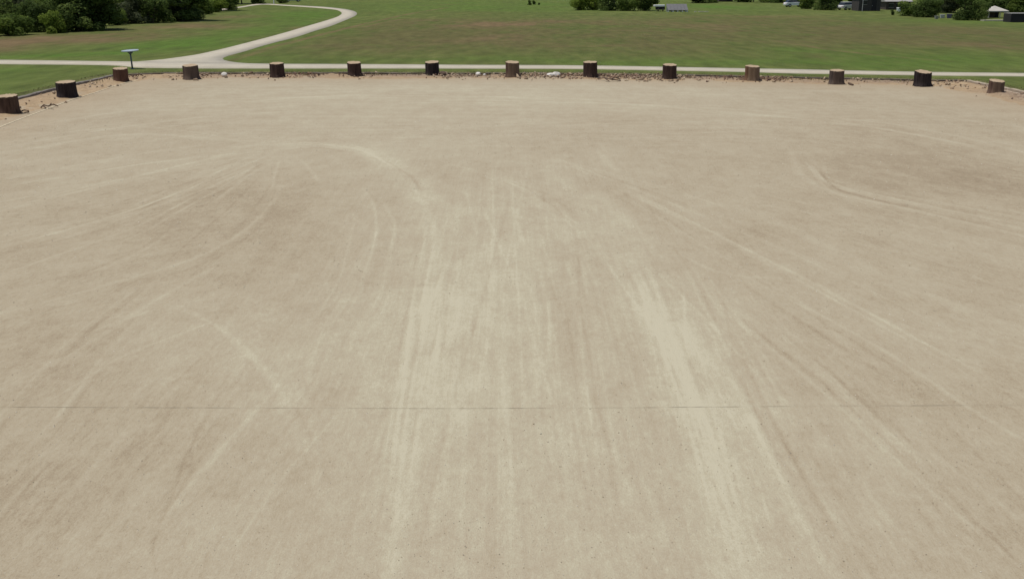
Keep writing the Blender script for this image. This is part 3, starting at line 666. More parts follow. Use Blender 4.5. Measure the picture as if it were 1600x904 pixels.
# countless chips and crumbs: real little blocks
def chips(name, cnt, cols, smin, smax, tmax, seed, sel=None):
    r = np.random.default_rng(seed)
    clus = np.clip(fbm(E[:, 0] * .3 + seed, E[:, 1] * .3) - .35, .01, 1) ** 2
    if sel is not None: clus = clus * sel
    ii = r.choice(len(E), cnt, p=clus / clus.sum()); tt = np.abs(r.normal(0, tmax / 2, cnt)) + .15
    px_, py_ = E[ii, 0] + nin[ii, 0] * tt + r.normal(0, .2, cnt), E[ii, 1] + nin[ii, 1] * tt + r.normal(0, .2, cnt)
    lf = np.clip((-E[ii, 0] - 26) / 3, 0, 1)
    zz = np.maximum(0.10 * (1 - tt / (2.6 + lf)), 0) + .02 + .05 * r.random(cnt)
    s = r.uniform(smin, smax, cnt) * r.random(cnt) ** .5 + smin
    base = np.array([[-1, -1, -1], [1, -1, -1], [1, 1, -1], [-1, 1, -1], [-.7, -.7, 1], [.7, -.7, 1], [.7, .7, 1], [-.7, .7, 1]]) * .5
    base = base + r.normal(0, .12, (cnt, 8, 3)); dim = np.stack([s * r.uniform(.7, 1.8, cnt), s * .7, s * r.uniform(.3, .8, cnt)], -1)
    v = base * dim[:, None]; a = r.uniform(0, 6.28, cnt); ca, sa = np.cos(a)[:, None], np.sin(a)[:, None]
    tl = r.normal(0, .35, cnt)[:, None]
    x, y, z = v[..., 0], v[..., 1], v[..., 2] + v[..., 0] * tl
    V = np.stack([x * ca - y * sa + px_[:, None], x * sa + y * ca + py_[:, None], z + zz[:, None]], -1).reshape(-1, 3)
    f = np.array([[0, 3, 2, 1], [4, 5, 6, 7], [0, 1, 5, 4], [1, 2, 6, 5], [2, 3, 7, 6], [3, 0, 4, 7]])
    F = (f[None] + (np.arange(cnt) * 8)[:, None, None]).reshape(-1, 4)
    me = mesh_np(name, V, F); add_attr(me, 'tone', np.repeat(r.random(cnt), 8))
    mm, t, b = mat(name); n = N(t); t.links.new(n.ramp(n.attr('tone'), cols), b.inputs['Base Color']); b.inputs['Roughness'].default_value = .95
    tag(link(name, me, mm), kind='stuff')
apron = np.clip(1 - np.abs(E[:, 0] - (G(232, 116).x)) / 2.6, 0, 1)
back = (1 - .95 * apron) * (E[:, 1] > 62).astype(float) * np.where(E[:, 0] > 34, .6, 1) + .06
chips('bark_litter', 800, [(0, (.07, .038, .028)), (.5, (.19, .105, .072)), (1, (.31, .20, .13))], .025, .11, 2.3, 3, back)
chips('dirt_crumbs', 900, [(0, (.20, .135, .085)), (.5, (.34, .25, .165)), (1, (.46, .37, .26))], 0.03, .17, 2.8, 5, back + .1)

cnt = 26000; r_ = np.random.default_rng(91)
py_ = 6.5 + 38 * r_.random(cnt) ** 1.9; px_ = (r_.random(cnt) * 2 - 1) * (5 + .62 * py_)
sz = (.004 + .007 * r_.random(cnt) ** 3) * (.6 + py_ / 18)
base = np.array([[-1, -1, -1], [1, -1, -1], [1, 1, -1], [-1, 1, -1], [-.6, -.6, 1], [.6, -.6, 1], [.6, .6, 1], [-.6, .6, 1]]) * .5 + r_.normal(0, .14, (cnt, 8, 3))
v = base * (sz[:, None] * np.stack([r_.uniform(.8, 1.5, cnt), r_.uniform(.8, 1.5, cnt), r_.uniform(.5, .9, cnt)], -1))[:, None]
v += np.stack([px_, py_, .003 + sz * .2], -1)[:, None]
f_ = np.array([[4, 5, 6, 7], [0, 1, 5, 4], [1, 2, 6, 5], [2, 3, 7, 6], [3, 0, 4, 7]])
me = mesh_np('loose_pebbles', v.reshape(-1, 3), (f_[None] + (np.arange(cnt) * 8)[:, None, None]).reshape(-1, 4)); add_attr(me, 'tone', np.repeat(r_.random(cnt), 8))
mm, t, b = mat('pebble'); n = N(t); t.links.new(n.ramp(n.attr('tone'), [(0, (.29, .235, .16)), (.5, (.39, .33, .24)), (1, (.54, .50, .40))]), b.inputs['Base Color']); b.inputs['Roughness'].default_value = .9
tag(link('loose_pebbles', me, mm), kind='stuff')
# grass tufts that overhang timbers and fringe the paths
def tufts(name, P, cnt, spread, hmin, hmax, z, mt, seed):
    r = np.random.default_rng(seed); Q, _ = resample(P, .1); ii = r.integers(0, len(Q), cnt)
    o_ = r.normal(0, spread, (cnt, 2)); px_, py_ = Q[ii, 0] + o_[:, 0], Q[ii, 1] + o_[:, 1]
    h = r.uniform(hmin, hmax, cnt); a = r.uniform(0, 6.28, cnt); w_ = h * .28; ln = r.normal(0, .4, (cnt, 2)) * h[:, None]
    V = np.stack([np.stack([px_ - w_ * np.cos(a), py_ - w_ * np.sin(a), np.full(cnt, z)], -1), np.stack([px_ + w_ * np.cos(a), py_ + w_ * np.sin(a), np.full(cnt, z)], -1),
                  np.stack([px_ + ln[:, 0], py_ + ln[:, 1], z + h], -1)], 1).reshape(-1, 3)
    tag(link(name, mesh_np(name, V, np.arange(cnt * 3).reshape(-1, 3)), mt), kind='stuff')
tufts('grass_tufts', np.stack([E[:, 0] - nin[:, 0] * .75, E[:, 1] - nin[:, 1] * .75], -1), 7000, .16, .02, .07, GZ, M_turf, 4)

M_dry = simple('dry_grass', (.30, .25, .13), .95, .4, 5)
bk_ = E[:, 1] > 60
tufts('dry_grass_tufts', np.stack([E[bk_, 0] + nin[bk_, 0] * .55, E[bk_, 1] + nin[bk_, 1] * .55], -1), 1500, .25, .05, .18, .02, M_dry, 8)
# ================================================================== post with flat top
pb = G(207, 107.8, GZ); hz = top_z(pb, 80.2) - GZ
M_post = simple('blue_grey_paint', (0.10, 0.125, 0.15), 0.5, 0.15, 8); M_panel = simple('panel_paint', (0.36, 0.41, 0.46), 0.35, 0.1, 8)
root = thing('flat_topped_post', 'blue-grey post with a wide thin flat panel on top beside the path at left', 'post', pb)
bm = bmesh.new(); cyl(bm, (0, 0, 0), (-.03, 0, hz - .05), .058, .05, 14); obj('post', bm, M_post, root, True)
bm = bmesh.new(); cyl(bm, (0, 0, -.02), (0, 0, .04), .15, .13, 16); obj('base_plate', bm, M_post, root)
bm = bmesh.new(); bmesh.ops.create_cone(bm, cap_ends=True, segments=28, radius1=.56, radius2=.58, depth=.055, matrix=Matrix.Translation((-.03, 0, hz + .03)) @ Matrix.Rotation(R(-3), 4, 'Y') @ Matrix.Rotation(R(5), 4, 'X') @ Matrix.Diagonal((1, .75, 1, 1)))
obj('flat_panel', bm, M_panel, root)
bm = bmesh.new(); box(bm, (-.03, 0, hz - .08), (.32, .12, .08)); cyl(bm, (-.03, 0, hz - .2), (-.03, 0, hz - .05), .09, .12, 12); obj('bracket', bm, M_post, root)

# ================================================================== trees and shrubs
def leaf_mat(name, lo, mid, hi):
    m, t, b = mat(name); n = N(t)
    f = n.math('ADD', n.math('MULTIPLY', n.attr('tone'), .65), n.math('MULTIPLY', n.noise(n.co(), .9, 3), .35))
    t.links.new(n.ramp(f, [(0.15, lo), (0.5, mid), (0.85, hi)]), b.inputs['Base Color'])
    b.inputs['Roughness'].default_value = 0.7; b.inputs['Specular IOR Level'].default_value = 0.08
    tr = n.n('ShaderNodeBsdfTranslucent'); t.links.new(b.inputs['Base Color'].links[0].from_socket, tr.inputs[0])
    mx = n.n('ShaderNodeMixShader'); mx.inputs[0].default_value = .45; t.links.new(b.outputs[0], mx.inputs[1]); t.links.new(tr.outputs[0], mx.inputs[2])
    t.links.new(mx.outputs[0], t.nodes['Material Output'].inputs[0]); return m
LEAF = {'dark': leaf_mat('leaf_dark', (.042, .068, .018), (.095, .14, .036), (.165, .215, .055)), 'mid': leaf_mat('leaf_mid', (.055, .09, .02), (.125, .18, .036), (.20, .26, .06)),
        'light': leaf_mat('leaf_light', (.08, .125, .02), (.155, .215, .033), (.23, .29, .055)), 'grey': leaf_mat('leaf_grey', (.04, .052, .024), (.08, .098, .045), (.13, .15, .08))}
M_trunk = simple('tree_bark', (.085, .065, .05), .95, .4, 3, stretch=(2, 2, .4), bump=.5)
def leaves(clumps, per_m2, size, seed):
    """leaf quads spread in and on ellipsoid clumps"""
    r = np.random.default_rng(seed); Vs, Ts = [], []
    for (cx, cy, cz, rx, ry, rz, tone) in clumps:
        cnt = int(per_m2 * 4 * math.pi * ((rx * ry + ry * rz + rx * rz) / 3))
        d = r.normal(0, 1, (cnt, 3)); d /= np.linalg.norm(d, axis=1)[:, None]
        ra = np.clip(1.03 - np.abs(r.normal(0, .17, cnt)), .35, 1.1) + (fbm(d[:, 0] * 3 + cx, d[:, 1] * 3 + d[:, 2] * 2 + cz) - .5) * .45
        p = np.array([cx, cy, cz]) + d * ra[:, None] * np.array([rx, ry, rz])
        nrm = d + r.normal(0, .55, (cnt, 3)) + np.array([0, 0, .35]); nrm /= np.linalg.norm(nrm, axis=1)[:, None]
        u = np.cross(nrm, r.normal(0, 1, (cnt, 3))); u /= np.linalg.norm(u, axis=1)[:, None]; v = np.cross(nrm, u)
        s = size * r.uniform(.55, 1.25, cnt)[:, None]
        q = np.stack([p - u * s * .5, p - v * s * .32 + nrm * s * .08, p + u * s * .55, p + v * s * .32 + nrm * s * .08], 1)
        q[..., 2] = np.maximum(q[..., 2], .02)
        Vs.append(q.reshape(-1, 3)); Ts.append(np.repeat(np.clip(tone + r.normal(0, .16, cnt), 0, 1), 4))
    V = np.concatenate(Vs); return V, np.arange(len(V)).reshape(-1, 4), np.concatenate(Ts)
def crown_mesh(name, clumps, per, size, seed, lm):
    V, F, T_ = leaves(clumps, per, size, seed); me = mesh_np(name, V, F); add_attr(me, 'tone', T_); me.materials.append(LEAF[lm]); return me
def shrub_clumps(seed, wd, h, nc=13):
    r = random.Random(seed); out = [(0, 0, h * .42, wd * .33, wd * .33, h * .40, .3)]
    for k in range(nc):
        a = r.uniform(0, 6.28); q = wd * .5 * math.sqrt(r.random()); z = h * r.uniform(.08, .82) * (1 - .35 * q / wd)
        s = r.uniform(.13, .26) * wd; out.append((q * math.cos(a), q * math.sin(a), z, s, s, s * r.uniform(.7, 1.1), r.uniform(.0, 1.0)))
    return out
def tree_clumps(seed, wd, h, base, nc=22):
    r = random.Random(seed); out = []
    for k in range(nc):
        a = r.uniform(0, 6.28); f = r.random(); z = base + (h - base) * f
        env = wd * .5 * math.sqrt(max(.05, 1 - (2 * f - .85) ** 2 * .8)); q = env * math.sqrt(r.uniform(.1, 1)); s = r.uniform(.16, .27) * wd * (1 - .25 * f)
        out.append((q * math.cos(a), q * math.sin(a), z, s, s, s * .75, r.uniform(.0, 1.0)))
    return out
def trunk_bm(seed, h, r0, branches=5, spread=2.0):
    r = random.Random(seed); bm = bmesh.new(); P = [Vector((0, 0, -.2))]
    for k in range(5): P.append(P[-1] + Vector((r.uniform(-.15, .15), r.uniform(-.15, .15), h * .7 / 5)))
    for k, (a, c_) in enumerate(zip(P[:-1], P[1:])): cyl(bm, a, c_, r0 * (1 - k * .16), r0 * (1 - (k + 1) * .16), 9)
    for k in range(branches):
        a = P[2 + k % 4]; an = r.uniform(0, 6.28); e = a + Vector((math.cos(an) * spread, math.sin(an) * spread, h * r.uniform(.12, .3)))
        mid_ = (a + e) / 2 + Vector((0, 0, .2)); cyl(bm, a, mid_, r0 * .38, r0 * .26, 6); cyl(bm, mid_, e, r0 * .26, r0 * .1, 6)
    return bm
protos = {}
def plant(kind, lm, var):
    key = (kind, lm, var)
    if key in protos: return protos[key]
    sd = hash((kind == 'tree', len(lm), var)) % 1000 + var * 31 + len(lm)
    if kind == 'shrub':
        cm = crown_mesh('foliage', shrub_clumps(sd, 1.0 * 3.2, 3.0, 16), 55, .20, sd, lm)
        tb = bmesh.new(); r = random.Random(sd)
        for k in range(6):
            a = r.uniform(0, 6.28); cyl(tb, (r.uniform(-.12, .12), r.uniform(-.12, .12), -.1), (math.cos(a) * .8, math.sin(a) * .8, r.uniform(1.2, 2.2)), .05, .02, 5)
    else:
        cm = crown_mesh('crown', tree_clumps(sd, 5.5, 9.0, .9, 32), 28, .32, sd, lm); tb = trunk_bm(sd, 9.0, .24)
    bmesh.ops.recalc_face_normals(tb, faces=tb.faces[:]); tm = bpy.data.meshes.new('trunk'); tb.to_mesh(tm); tb.free(); tm.materials.append(M_trunk)
    protos[key] = (cm, tm); return protos[key]
def put(kind, lm, var, px, py, wpx, h, label, group, name=None, rz=None, back_=0.0):
    p = G(px, py, GZ); p.z = GZ - .02
    wd = wpx * depth(p) / FPX; cm, tm = plant(kind, lm, var)
    p = p + Vector((p.x / p.y, 1, 0)) * (wd * .38 + back_)      # the photograph shows the near foot of the crown
    root = thing(name or ('shrub' if kind == 'shrub' else 'tree'), label, 'shrub' if kind == 'shrub' else 'tree', p, random.uniform(0, 6.28) if rz is None else rz, group)
    sw, sh = (wd / 3.6, h / 3.1) if kind == 'shrub' else (wd / 6.2, h / 9.6)
    for nm, me in (('foliage' if kind == 'shrub' else 'crown', cm), ('stem' if kind == 'shrub' else 'trunk', tm)):
        o = bpy.data.objects.new(nm, me); C.objects.link(o); o.parent = root; o.scale = (sw, sw, sh)
    return root
g1, g2 = 'shrubs along the wood edge at left', 'trees of the wood at left'
for a in [('shrub', 'mid', 0, 16, 57, 72, 2.8, 'mid green rounded shrub at the left edge of the photo, foot nearest the camera'), ('shrub', 'dark', 1, -28, 58, 60, 3.4, 'dark shrub mostly outside the left edge of the photo'),
          ('shrub', 'dark', 2, 55, 51, 60, 4.4, 'dark tall shrub in the hollow between the leftmost green shrub and the bright one'), ('shrub', 'light', 0, 88, 53, 44, 3.1, 'bright yellow-green shrub standing out of the dark wood edge'),
          ('shrub', 'mid', 2, 62, 42, 60, 5.0, 'mid green tall shrub behind the bright yellow-green one'), ('shrub', 'dark', 0, 120, 50.5, 76, 4.6, 'very dark wide shrub right of the bright yellow-green one'),
          ('shrub', 'dark', 1, 154, 47.5, 62, 4.2, 'very dark shrub that casts shade onto the brown grass'), ('shrub', 'mid', 1, 186, 40, 30, 2.3, 'small fresh green shrub above the flat topped post'),
          ('shrub', 'grey', 0, 205, 38, 54, 4.2, 'olive grey shrub with thin leaves above the flat topped post'), ('shrub', 'dark', 2, 238, 37, 60, 4.4, 'dark shrub left of the grey-green one, foot in deep shade'),
          ('shrub', 'grey', 1, 262, 34, 54, 3.6, 'grey-green rounded shrub overhanging deep shade'), ('shrub', 'dark', 0, 290, 32, 64, 4.4, 'dark wide shrub whose shade reaches onto the lawn'),
          ('shrub', 'mid', 0, 315, 23, 46, 3.4, 'mid green shrub before the far end of the wood'), ('shrub', 'light', 1, 337, 19.5, 40, 3.0, 'lighter green shrub, last but one before the far path'),
          ('shrub', 'dark', 2, 357, 16, 30, 3.4, 'dark shrub at the right end of the wood where the path passes')]:
    put(*a, g1)
for px, py, lm, v, lab in [(-60, 50, 'dark', 0, 'dark tree outside the left edge whose boughs reach in'), (0, 44, 'grey', 1, 'grey-green tree behind the leftmost shrub'), (48, 36, 'dark', 2, 'dark tree behind the hollow at left'), (100, 38, 'mid', 0, 'mid green tree behind the bright yellow-green shrub'),
                           (140, 36, 'dark', 1, 'dark tree behind the very dark wide shrub'), (178, 30, 'mid', 2, 'mid green tree above the small fresh green shrub'), (218, 26, 'grey', 0, 'grey-green tree behind the olive shrub'), (250, 24, 'dark', 2, 'dark tree left of the deepest shade'),
                           (285, 18, 'dark', 0, 'dark tree standing over the deepest shade'), (318, 12, 'mid', 1, 'mid green tree near the far end of the wood'), (350, 8, 'dark', 1, 'dark tree at the right end of the wood')]:
    put('tree', lm, v, px, py, 88, 9.0, lab, g2, back_=3.0)
for px, py, v, wp, lab in [(138, 47, 2, 100, 'broad dark tree at the wood front shading the lawn right of the bright shrub'), (284, 33, 0, 100, 'broad dark tree leaning out over the deepest shade on the lawn'), (345, 17, 1, 60, 'small dark tree shading the lawn at the right end of the wood')]:
    put('tree', 'dark', v, px, py, wp, 8.5, lab, g2, back_=-3.0)
for k, (px, py, lm, v, wp, h_, what) in enumerate([(-12, 46, 'dark', 0, 70, 5.2, 'above the leftmost rounded shrub'), (34, 44, 'grey', 1, 60, 5.0, 'above the gap right of the leftmost shrub'), (90, 44, 'mid', 0, 56, 5.2, 'directly above the bright yellow-green shrub'),
        (132, 42, 'dark', 2, 66, 5.4, 'above the very dark wide shrub'), (170, 37, 'mid', 1, 56, 5.0, 'above and left of the small fresh green shrub'), (196, 33, 'dark', 0, 56, 4.8, 'above the flat topped post'), (224, 31, 'mid', 2, 56, 4.8, 'right of the olive grey shrub'),
        (250, 28, 'dark', 1, 56, 4.8, 'above the deep shade'), (276, 25, 'mid', 0, 54, 4.6, 'above the grey-green rounded shrub'), (300, 21, 'dark', 2, 50, 4.4, 'over the shade on the lawn'), (322, 17, 'dark', 0, 44, 4.2, 'second from the right end of the wood'), (345, 13, 'mid', 1, 40, 4.2, 'at the right end of the wood')]):
    put('shrub', lm, v, px, py, wp, h_, 'tall ' + {'dark': 'dark', 'mid': 'mid green', 'grey': 'grey-green'}[lm] + ' shrub, second row, ' + what, g1)
g3, g4 = 'trees beyond the field', 'shrubs beyond the field'
for a in [('tree', 'dark', 0, 402, 5.5, 30, 9, 'dark tree left of the white pole at the top edge'), ('tree', 'dark', 2, 440, 4, 22, 8, 'dark tree between the white pole and the blue car'), ('tree', 'mid', 2, 378, 6, 30, 8, 'mid green tree where the far path leaves the wood')]:
    put(*a, g3)
for a in [('shrub', 'dark', 0, 404, 6.5, 24, 1.6, 'low dark shrub left of the white pole beside the far path'), ('shrub', 'dark', 2, 441, 5.6, 20, 1.4, 'low dark shrub right of the white pole beside the far path'),
          ('shrub', 'light', 1, 903, 16.5, 34, 3.2, 'light green rounded shrub at the left end of the clump left of the grey shelter'), ('shrub', 'light', 2, 926, 16.5, 30, 3.2, 'light green shrub second in the clump left of the grey shelter'),
          ('shrub', 'dark', 0, 950, 17.3, 34, 3.9, 'dark shrub third in the clump left of the grey shelter'), ('shrub', 'mid', 2, 980, 17.6, 36, 3.6, 'mid green shrub in the middle of the clump left of the grey shelter'),
          ('shrub', 'dark', 1, 1007, 17.6, 40, 4.2, 'dark shrub nearest the grey shelter'), ('shrub', 'mid', 0, 1262, 14.5, 32, 3.2, 'mid green shrub touching the white car in the field'),
          ('shrub', 'dark', 0, 1290, 16.5, 40, 3.8, 'dark rounded shrub between the two white cars'), ('shrub', 'mid', 1, 1307, 8, 20, 2.6, 'small mid green shrub behind the dark rounded one'),
          ('shrub', 'dark', 1, 1090, 5.3, 46, 3.2, 'dark wide shrub at the top edge right of the grey shelter'), ('shrub', 'dark', 2, 1112, 4.8, 26, 3.0, 'dark shrub at the top edge left of the brown shed'),
          ('shrub', 'dark', 0, 1210, 4.8, 50, 3.4, 'dark wide shrub at the top edge left of the white car in the field'), ('shrub', 'dark', 2, 1242, 4, 36, 3.4, 'dark shrub at the top edge behind the white car in the field'),
          ('shrub', 'mid', 2, 1434, 26, 58, 3.2, 'mid green shrub right of the brown house'), ('shrub', 'dark', 1, 1450, 28, 44, 3.4, 'dark shrub left of the storage tubs'),
          ('shrub', 'grey', 1, 1480, 21, 60, 3.6, 'grey-green shrub behind the storage tubs'), ('shrub', 'dark', 0, 1513, 32.5, 50, 4.2, 'very dark shrub left of the gazebo'), ('shrub', 'dark', 2, 1528, 30, 40, 3.4, 'dark shrub right against the gazebo'),
          ('shrub', 'dark', 1, 1576, 20, 60, 4.0, 'dark shrub behind the right side of the gazebo'), ('shrub', 'mid', 0, 1606, 22, 56, 4.0, 'mid green shrub at the right edge behind the black shed'),
          ('shrub', 'mid', 1, 1548, 18, 60, 4.0, 'mid green shrub behind the gazebo roof'), ('shrub', 'dark', 0, 1500, 12, 50, 3.6, 'dark shrub left behind the gazebo'),
          ('shrub', 'dark', 1, 1332, 5, 24, 2.0, 'dark shrub left of the grey-brown shed'), ('shrub', 'dark', 2, 1386, 15, 26, 2.4, 'dark shrub between grey-brown shed and brown house')]:
    put(*a, g4)
for x, y, v, lab in [(827.5, 8.2, 0, 'small dark upright bush, left of three in the far grass'), (834, 7.5, 1, 'small dark upright bush, middle of three in the far grass'), (842.3, 8.3, 2, 'smallest dark upright bush, right of three in the far grass')]:
    put('shrub', 'dark', v, x, y, (6.5, 6, 4)[v], (1.25, 1.15, .7)[v], lab, 'three dark upright bushes', 'upright_bush')
for k, (x, y, h_) in enumerate([(1153, 4, 8), (1166, 4, 7), (1177, 3.5, 8)]):
    put('tree', ('dark', 'mid', 'dark')[k], k, x, y, 24, h_, ('dark slim tree right of the brown shed at the top edge', 'mid green slim tree, middle of three at the top edge', 'dark slim tree, right of three at the top edge')[k], g3)
for a in [('tree', 'dark', 1, 960, 10, 70, 9, 'dark tree rising behind the clump left of the grey shelter'), ('tree', 'dark', 0, 1285, 8, 60, 9, 'dark tree rising behind the shrub between the white cars'),
          ('tree', 'grey', 2, 1470, 12, 70, 9, 'grey-green tree behind the storage tubs'), ('tree', 'dark', 2, 1520, 22, 50, 9, 'dark tree standing left of the gazebo'), ('tree', 'dark', 0, 1590, 6, 70, 9, 'dark tree behind the black shed at the right edge')]:
    put(*a, g3)

# ================================================================== far cars, sheds, gazebo
M_tyre = simple('tyre', (.02, .02, .02), .8); M_glass = simple('car_glass', (.02, .025, .03), .1, .05); M_rim = simple('rim', (.45, .45, .46), .35, .1, metallic=.6)
M_lampr = simple('tail_light', (.35, .02, .02), .3); M_lampw = simple('headlight', (.75, .75, .75), .2)
def car(paint, label, p, rz):
    root = thing('parked_car', label, 'car', p, rz, 'cars parked beyond the field')
    bm = bmesh.new()
    prof = [(-2.15, .32), (-2.2, .62), (-2.1, .88), (-1.3, .98), (1.35, .98), (2.1, .84), (2.2, .55), (2.1, .30)]
    prism(bm, prof, -.86, .86, 'y'); obj('body', bm, paint, root, bevel=.05)
    bm = bmesh.new(); vs = []
    for z, x0, x1, y in ((.97, -1.85, 1.15, .80), (1.45, -1.35, .35, .62)):
        vs.append([bm.verts.new(c_) for c_ in ((x0, -y, z), (x1, -y, z), (x1, y, z), (x0, y, z))])
    for i in range(4): bm.faces.new((vs[0][i], vs[0][(i + 1) % 4], vs[1][(i + 1) % 4], vs[1][i]))
    bm.faces.new(vs[1]); bm.faces.new(vs[0][::-1]); obj('window_band', bm, M_glass, root)
    bm = bmesh.new(); box(bm, (-.5, 0, 1.475), (1.75, 1.27, .05)); obj('roof', bm, paint, root, bevel=.02)
    for sx in (-1.3, 1.35):
        for sy in (-1, 1):
            bm = bmesh.new(); cyl(bm, (sx, sy * .70, .33), (sx, sy * .89, .33), .33, seg=18); wh = obj('wheel', bm, M_tyre, root)
            bm = bmesh.new(); cyl(bm, (sx, sy * .88, .33), (sx, sy * .905, .33), .19, seg=12); obj('rim', bm, M_rim, wh)
    for sy in (-1, 1):
        bm = bmesh.new(); box(bm, (2.13, sy * .62, .68), (.1, .34, .14)); obj('headlight', bm, M_lampw, root)
        bm = bmesh.new(); box(bm, (-2.14, sy * .66, .72), (.1, .26, .16)); obj('tail_light', bm, M_lampr, root)
    return root
M_wp = simple('white_paint', (.78, .78, .77), .3, .04); M_bp = simple('blue_paint', (.05, .12, .30), .3, .05)
def gp(x, y): return G(x, y, GZ)
p = gp(1243, 11.3); car(M_wp, 'white car in the field left of the clump of shrubs', p + Vector((0, 1.2, 0)), R(8))
p = gp(1328, 16.2); car(M_wp, 'white car parked against the grey-brown shed', p + Vector((0, 1.5, 0)), R(28))
p = gp(455, 3.2); car(M_bp, 'blue car at the top edge beyond the far path', p + Vector((0, 2, 0)), R(20))
bm = bmesh.new(); p = gp(428, 6.5); cyl(bm, (0, 0, -.2), (0, 0, 6), .12, .08, 10); o = obj('white_pole', bm, M_wp); o.location = p; tag(o, 'white pole beside the far path at the top edge', 'pole')
# low shelter: grey sloping roof on short white posts
M_roofg = simple('grey_roof', (.12, .118, .118), .6, .12, 2); M_wood = simple('brown_siding', (.075, .055, .045), .85, .25, 2, stretch=(1, 1, 6)); M_black = simple('black_siding', (.018, .016, .018), .8, .3, 2)
p0, p1 = gp(1043, 19), gp(1075, 19); wd = (p1 - p0).length; c = (p0 + p1) / 2
root = thing('low_shelter', 'low grey shelter with sloping sheet roof on white feet beyond the field', 'shelter', c)
ze = .28; zr = top_z(c + Vector((0, 2.0, 0)), 6.4) - GZ
for k in range(6):
    x0 = -wd / 2 + wd * k / 6; bm = bmesh.new(); prism(bm, [(-.15, ze), (-.15, ze + .06), (2.0, zr), (2.0, zr - .06)], x0 + .008, x0 + wd / 6 - .008); obj('roof_sheet', bm, M_roofg, root)
for k in range(5):
    for yy in (0, 1.9):
        bm = bmesh.new(); box(bm, (-wd / 2 + .15 + (wd - .3) * k / 4, yy, (.16 if yy == 0 else zr / 2 - .05)), (.22, .14, .32 if yy == 0 else zr - .1)); obj('post', bm, M_wp, root)
bm = bmesh.new(); box(bm, (0, 1.95, zr * .5), (wd - .1, .05, zr - .25)); obj('back_wall', bm, M_black, root)
# small white trailer beside it
p = gp(1032, 18.2); root = thing('small_trailer', 'small white-topped trailer left against the low grey shelter', 'trailer', p)
bm = bmesh.new(); box(bm, (-.2, .6, 1.0), (2.0, 1.4, .34)); obj('white_top', bm, M_wp, root, bevel=.05)
bm = bmesh.new(); box(bm, (0, .62, .56), (1.6, 1.2, .5)); obj('body', bm, M_black, root, bevel=.03)
for sx in (-.45, .45):
    bm = bmesh.new(); cyl(bm, (sx - .08, .02, .26), (sx + .08, .02, .26), .26, seg=14); obj('wheel', bm, M_tyre, root)
# pale planks lying in the grass
for x0, x1, y, lab in [(1084.5, 1088.5, 19.3, 'short pale plank in the grass right of the low grey shelter'), (1091, 1107, 19.2, 'long pale plank in the grass right of the low grey shelter')]:
    a, b_ = gp(x0, y), gp(x1, y); bm = bmesh.new(); box(bm, (0, 0, .07), ((b_ - a).length, .25, .14)); o = obj('pale_plank', bm, simple('plank', (.55, .5, .36), .8), bevel=.015); o.location = (a + b_) / 2; tag(o, lab, 'plank', 'pale planks in the far grass')
# sheds and house on the right
def shed(name, label, x0, x1, yb, dp, h_, wm, rm, roof_h, boards=0, door=True):
    a, b_ = gp(x0, yb), gp(x1, yb); wd = (b_ - a).length; c = (a + b_) / 2; root = thing(name, label, name.split('_')[-1], c)
    bm = bmesh.new(); box(bm, (0, dp / 2, h_ / 2), (wd, dp, h_)); obj('wall', bm, wm, root)
    if boards:
        for k in range(boards):
            bm = bmesh.new(); box(bm, (-wd / 2 + wd * (k + .5) / boards, -.02, h_ / 2), (wd / boards - .02, .03, h_ - .02)); obj('board', bm, wm, root)
    bm = bmesh.new(); prism(bm, [(-.35, h_ - .02), (-.35, h_ + .06), (dp / 2, h_ + roof_h), (dp + .35, h_ + .06), (dp + .35, h_ - .02)], -wd / 2 - .3, wd / 2 + .3); obj('roof', bm, rm, root)
    for sx in ((-.25,) if door else (-.3, 0, .3)):
        if h_ < 1.2: break
        bm = bmesh.new(); box(bm, (wd * sx, -.05, h_ * .55), (.9, .04, .7)); wn = obj('window', bm, M_glass, root)
        bm = bmesh.new(); box(bm, (wd * sx, -.075, h_ * .55 + .37), (1.0, .05, .07)); box(bm, (wd * sx, -.075, h_ * .55 - .37), (1.0, .05, .07)); obj('frame', bm, M_roofp, wn)
    if door:
        bm = bmesh.new(); box(bm, (wd * .2, -.045, .98), (.9, .05, 1.96)); d_ = obj('door', bm, M_black, root)
        bm = bmesh.new(); cyl(bm, (wd * .2 - .35, -.08, .98), (wd * .2 - .35, -.12, .98), .04, seg=8); obj('handle', bm, M_wp, d_)
    return root
M_greywood = simple('grey_brown_siding', (.055, .048, .044), .85, .25, 3, stretch=(3, 3, .4)); M_roofp = simple('pale_roof', (.30, .285, .265), .7, .12, 2)
shed('garden_shed', 'grey-brown board shed right of the white car at the top edge', 1341, 1375, 17.6, 4, 2.8, M_greywood, M_roofp, 1.0, 9)
shed('brown_house', 'brown house with pale eaves behind the shrubs at upper right', 1384, 1422, 15.6, 5, 1.5, M_wood, M_roofp, .9, 0, False)
shed('small_shed', 'brown shed at the top edge between dark shrub and slim trees', 1123, 1145, 3, 3, 2.4, M_wood, M_roofp, .9, 6)
a = gp(1576, 34.5); b_ = gp(1640, 36); c = (a + b_) / 2; wd = (b_ - a).length
root = thing('black_lean_to', 'low black lean-to with pale roof rim at the right edge', 'lean-to', c)
hb = top_z(c, 22) - GZ
bm = bmesh.new(); box(bm, (0, 1.1, hb / 2), (wd, 2.2, hb)); obj('wall', bm, M_black, root)
for k in range(5):
    bm = bmesh.new(); box(bm, (-wd / 2 + wd * (k + .5) / 5, 1.1, hb + .05), (wd / 5 - .015, 2.4, .07)); obj('roof_panel', bm, M_roofp, root)
bm = bmesh.new(); p = gp(1347, 18.2); cyl(bm, (0, 0, -.1), (0, 0, 4), .06, .05, 8); o = obj('thin_pole', bm, simple('pole_grey', (.4, .4, .38), .6)); o.location = p; tag(o, 'thin grey pole in front of the grey-brown shed', 'pole')
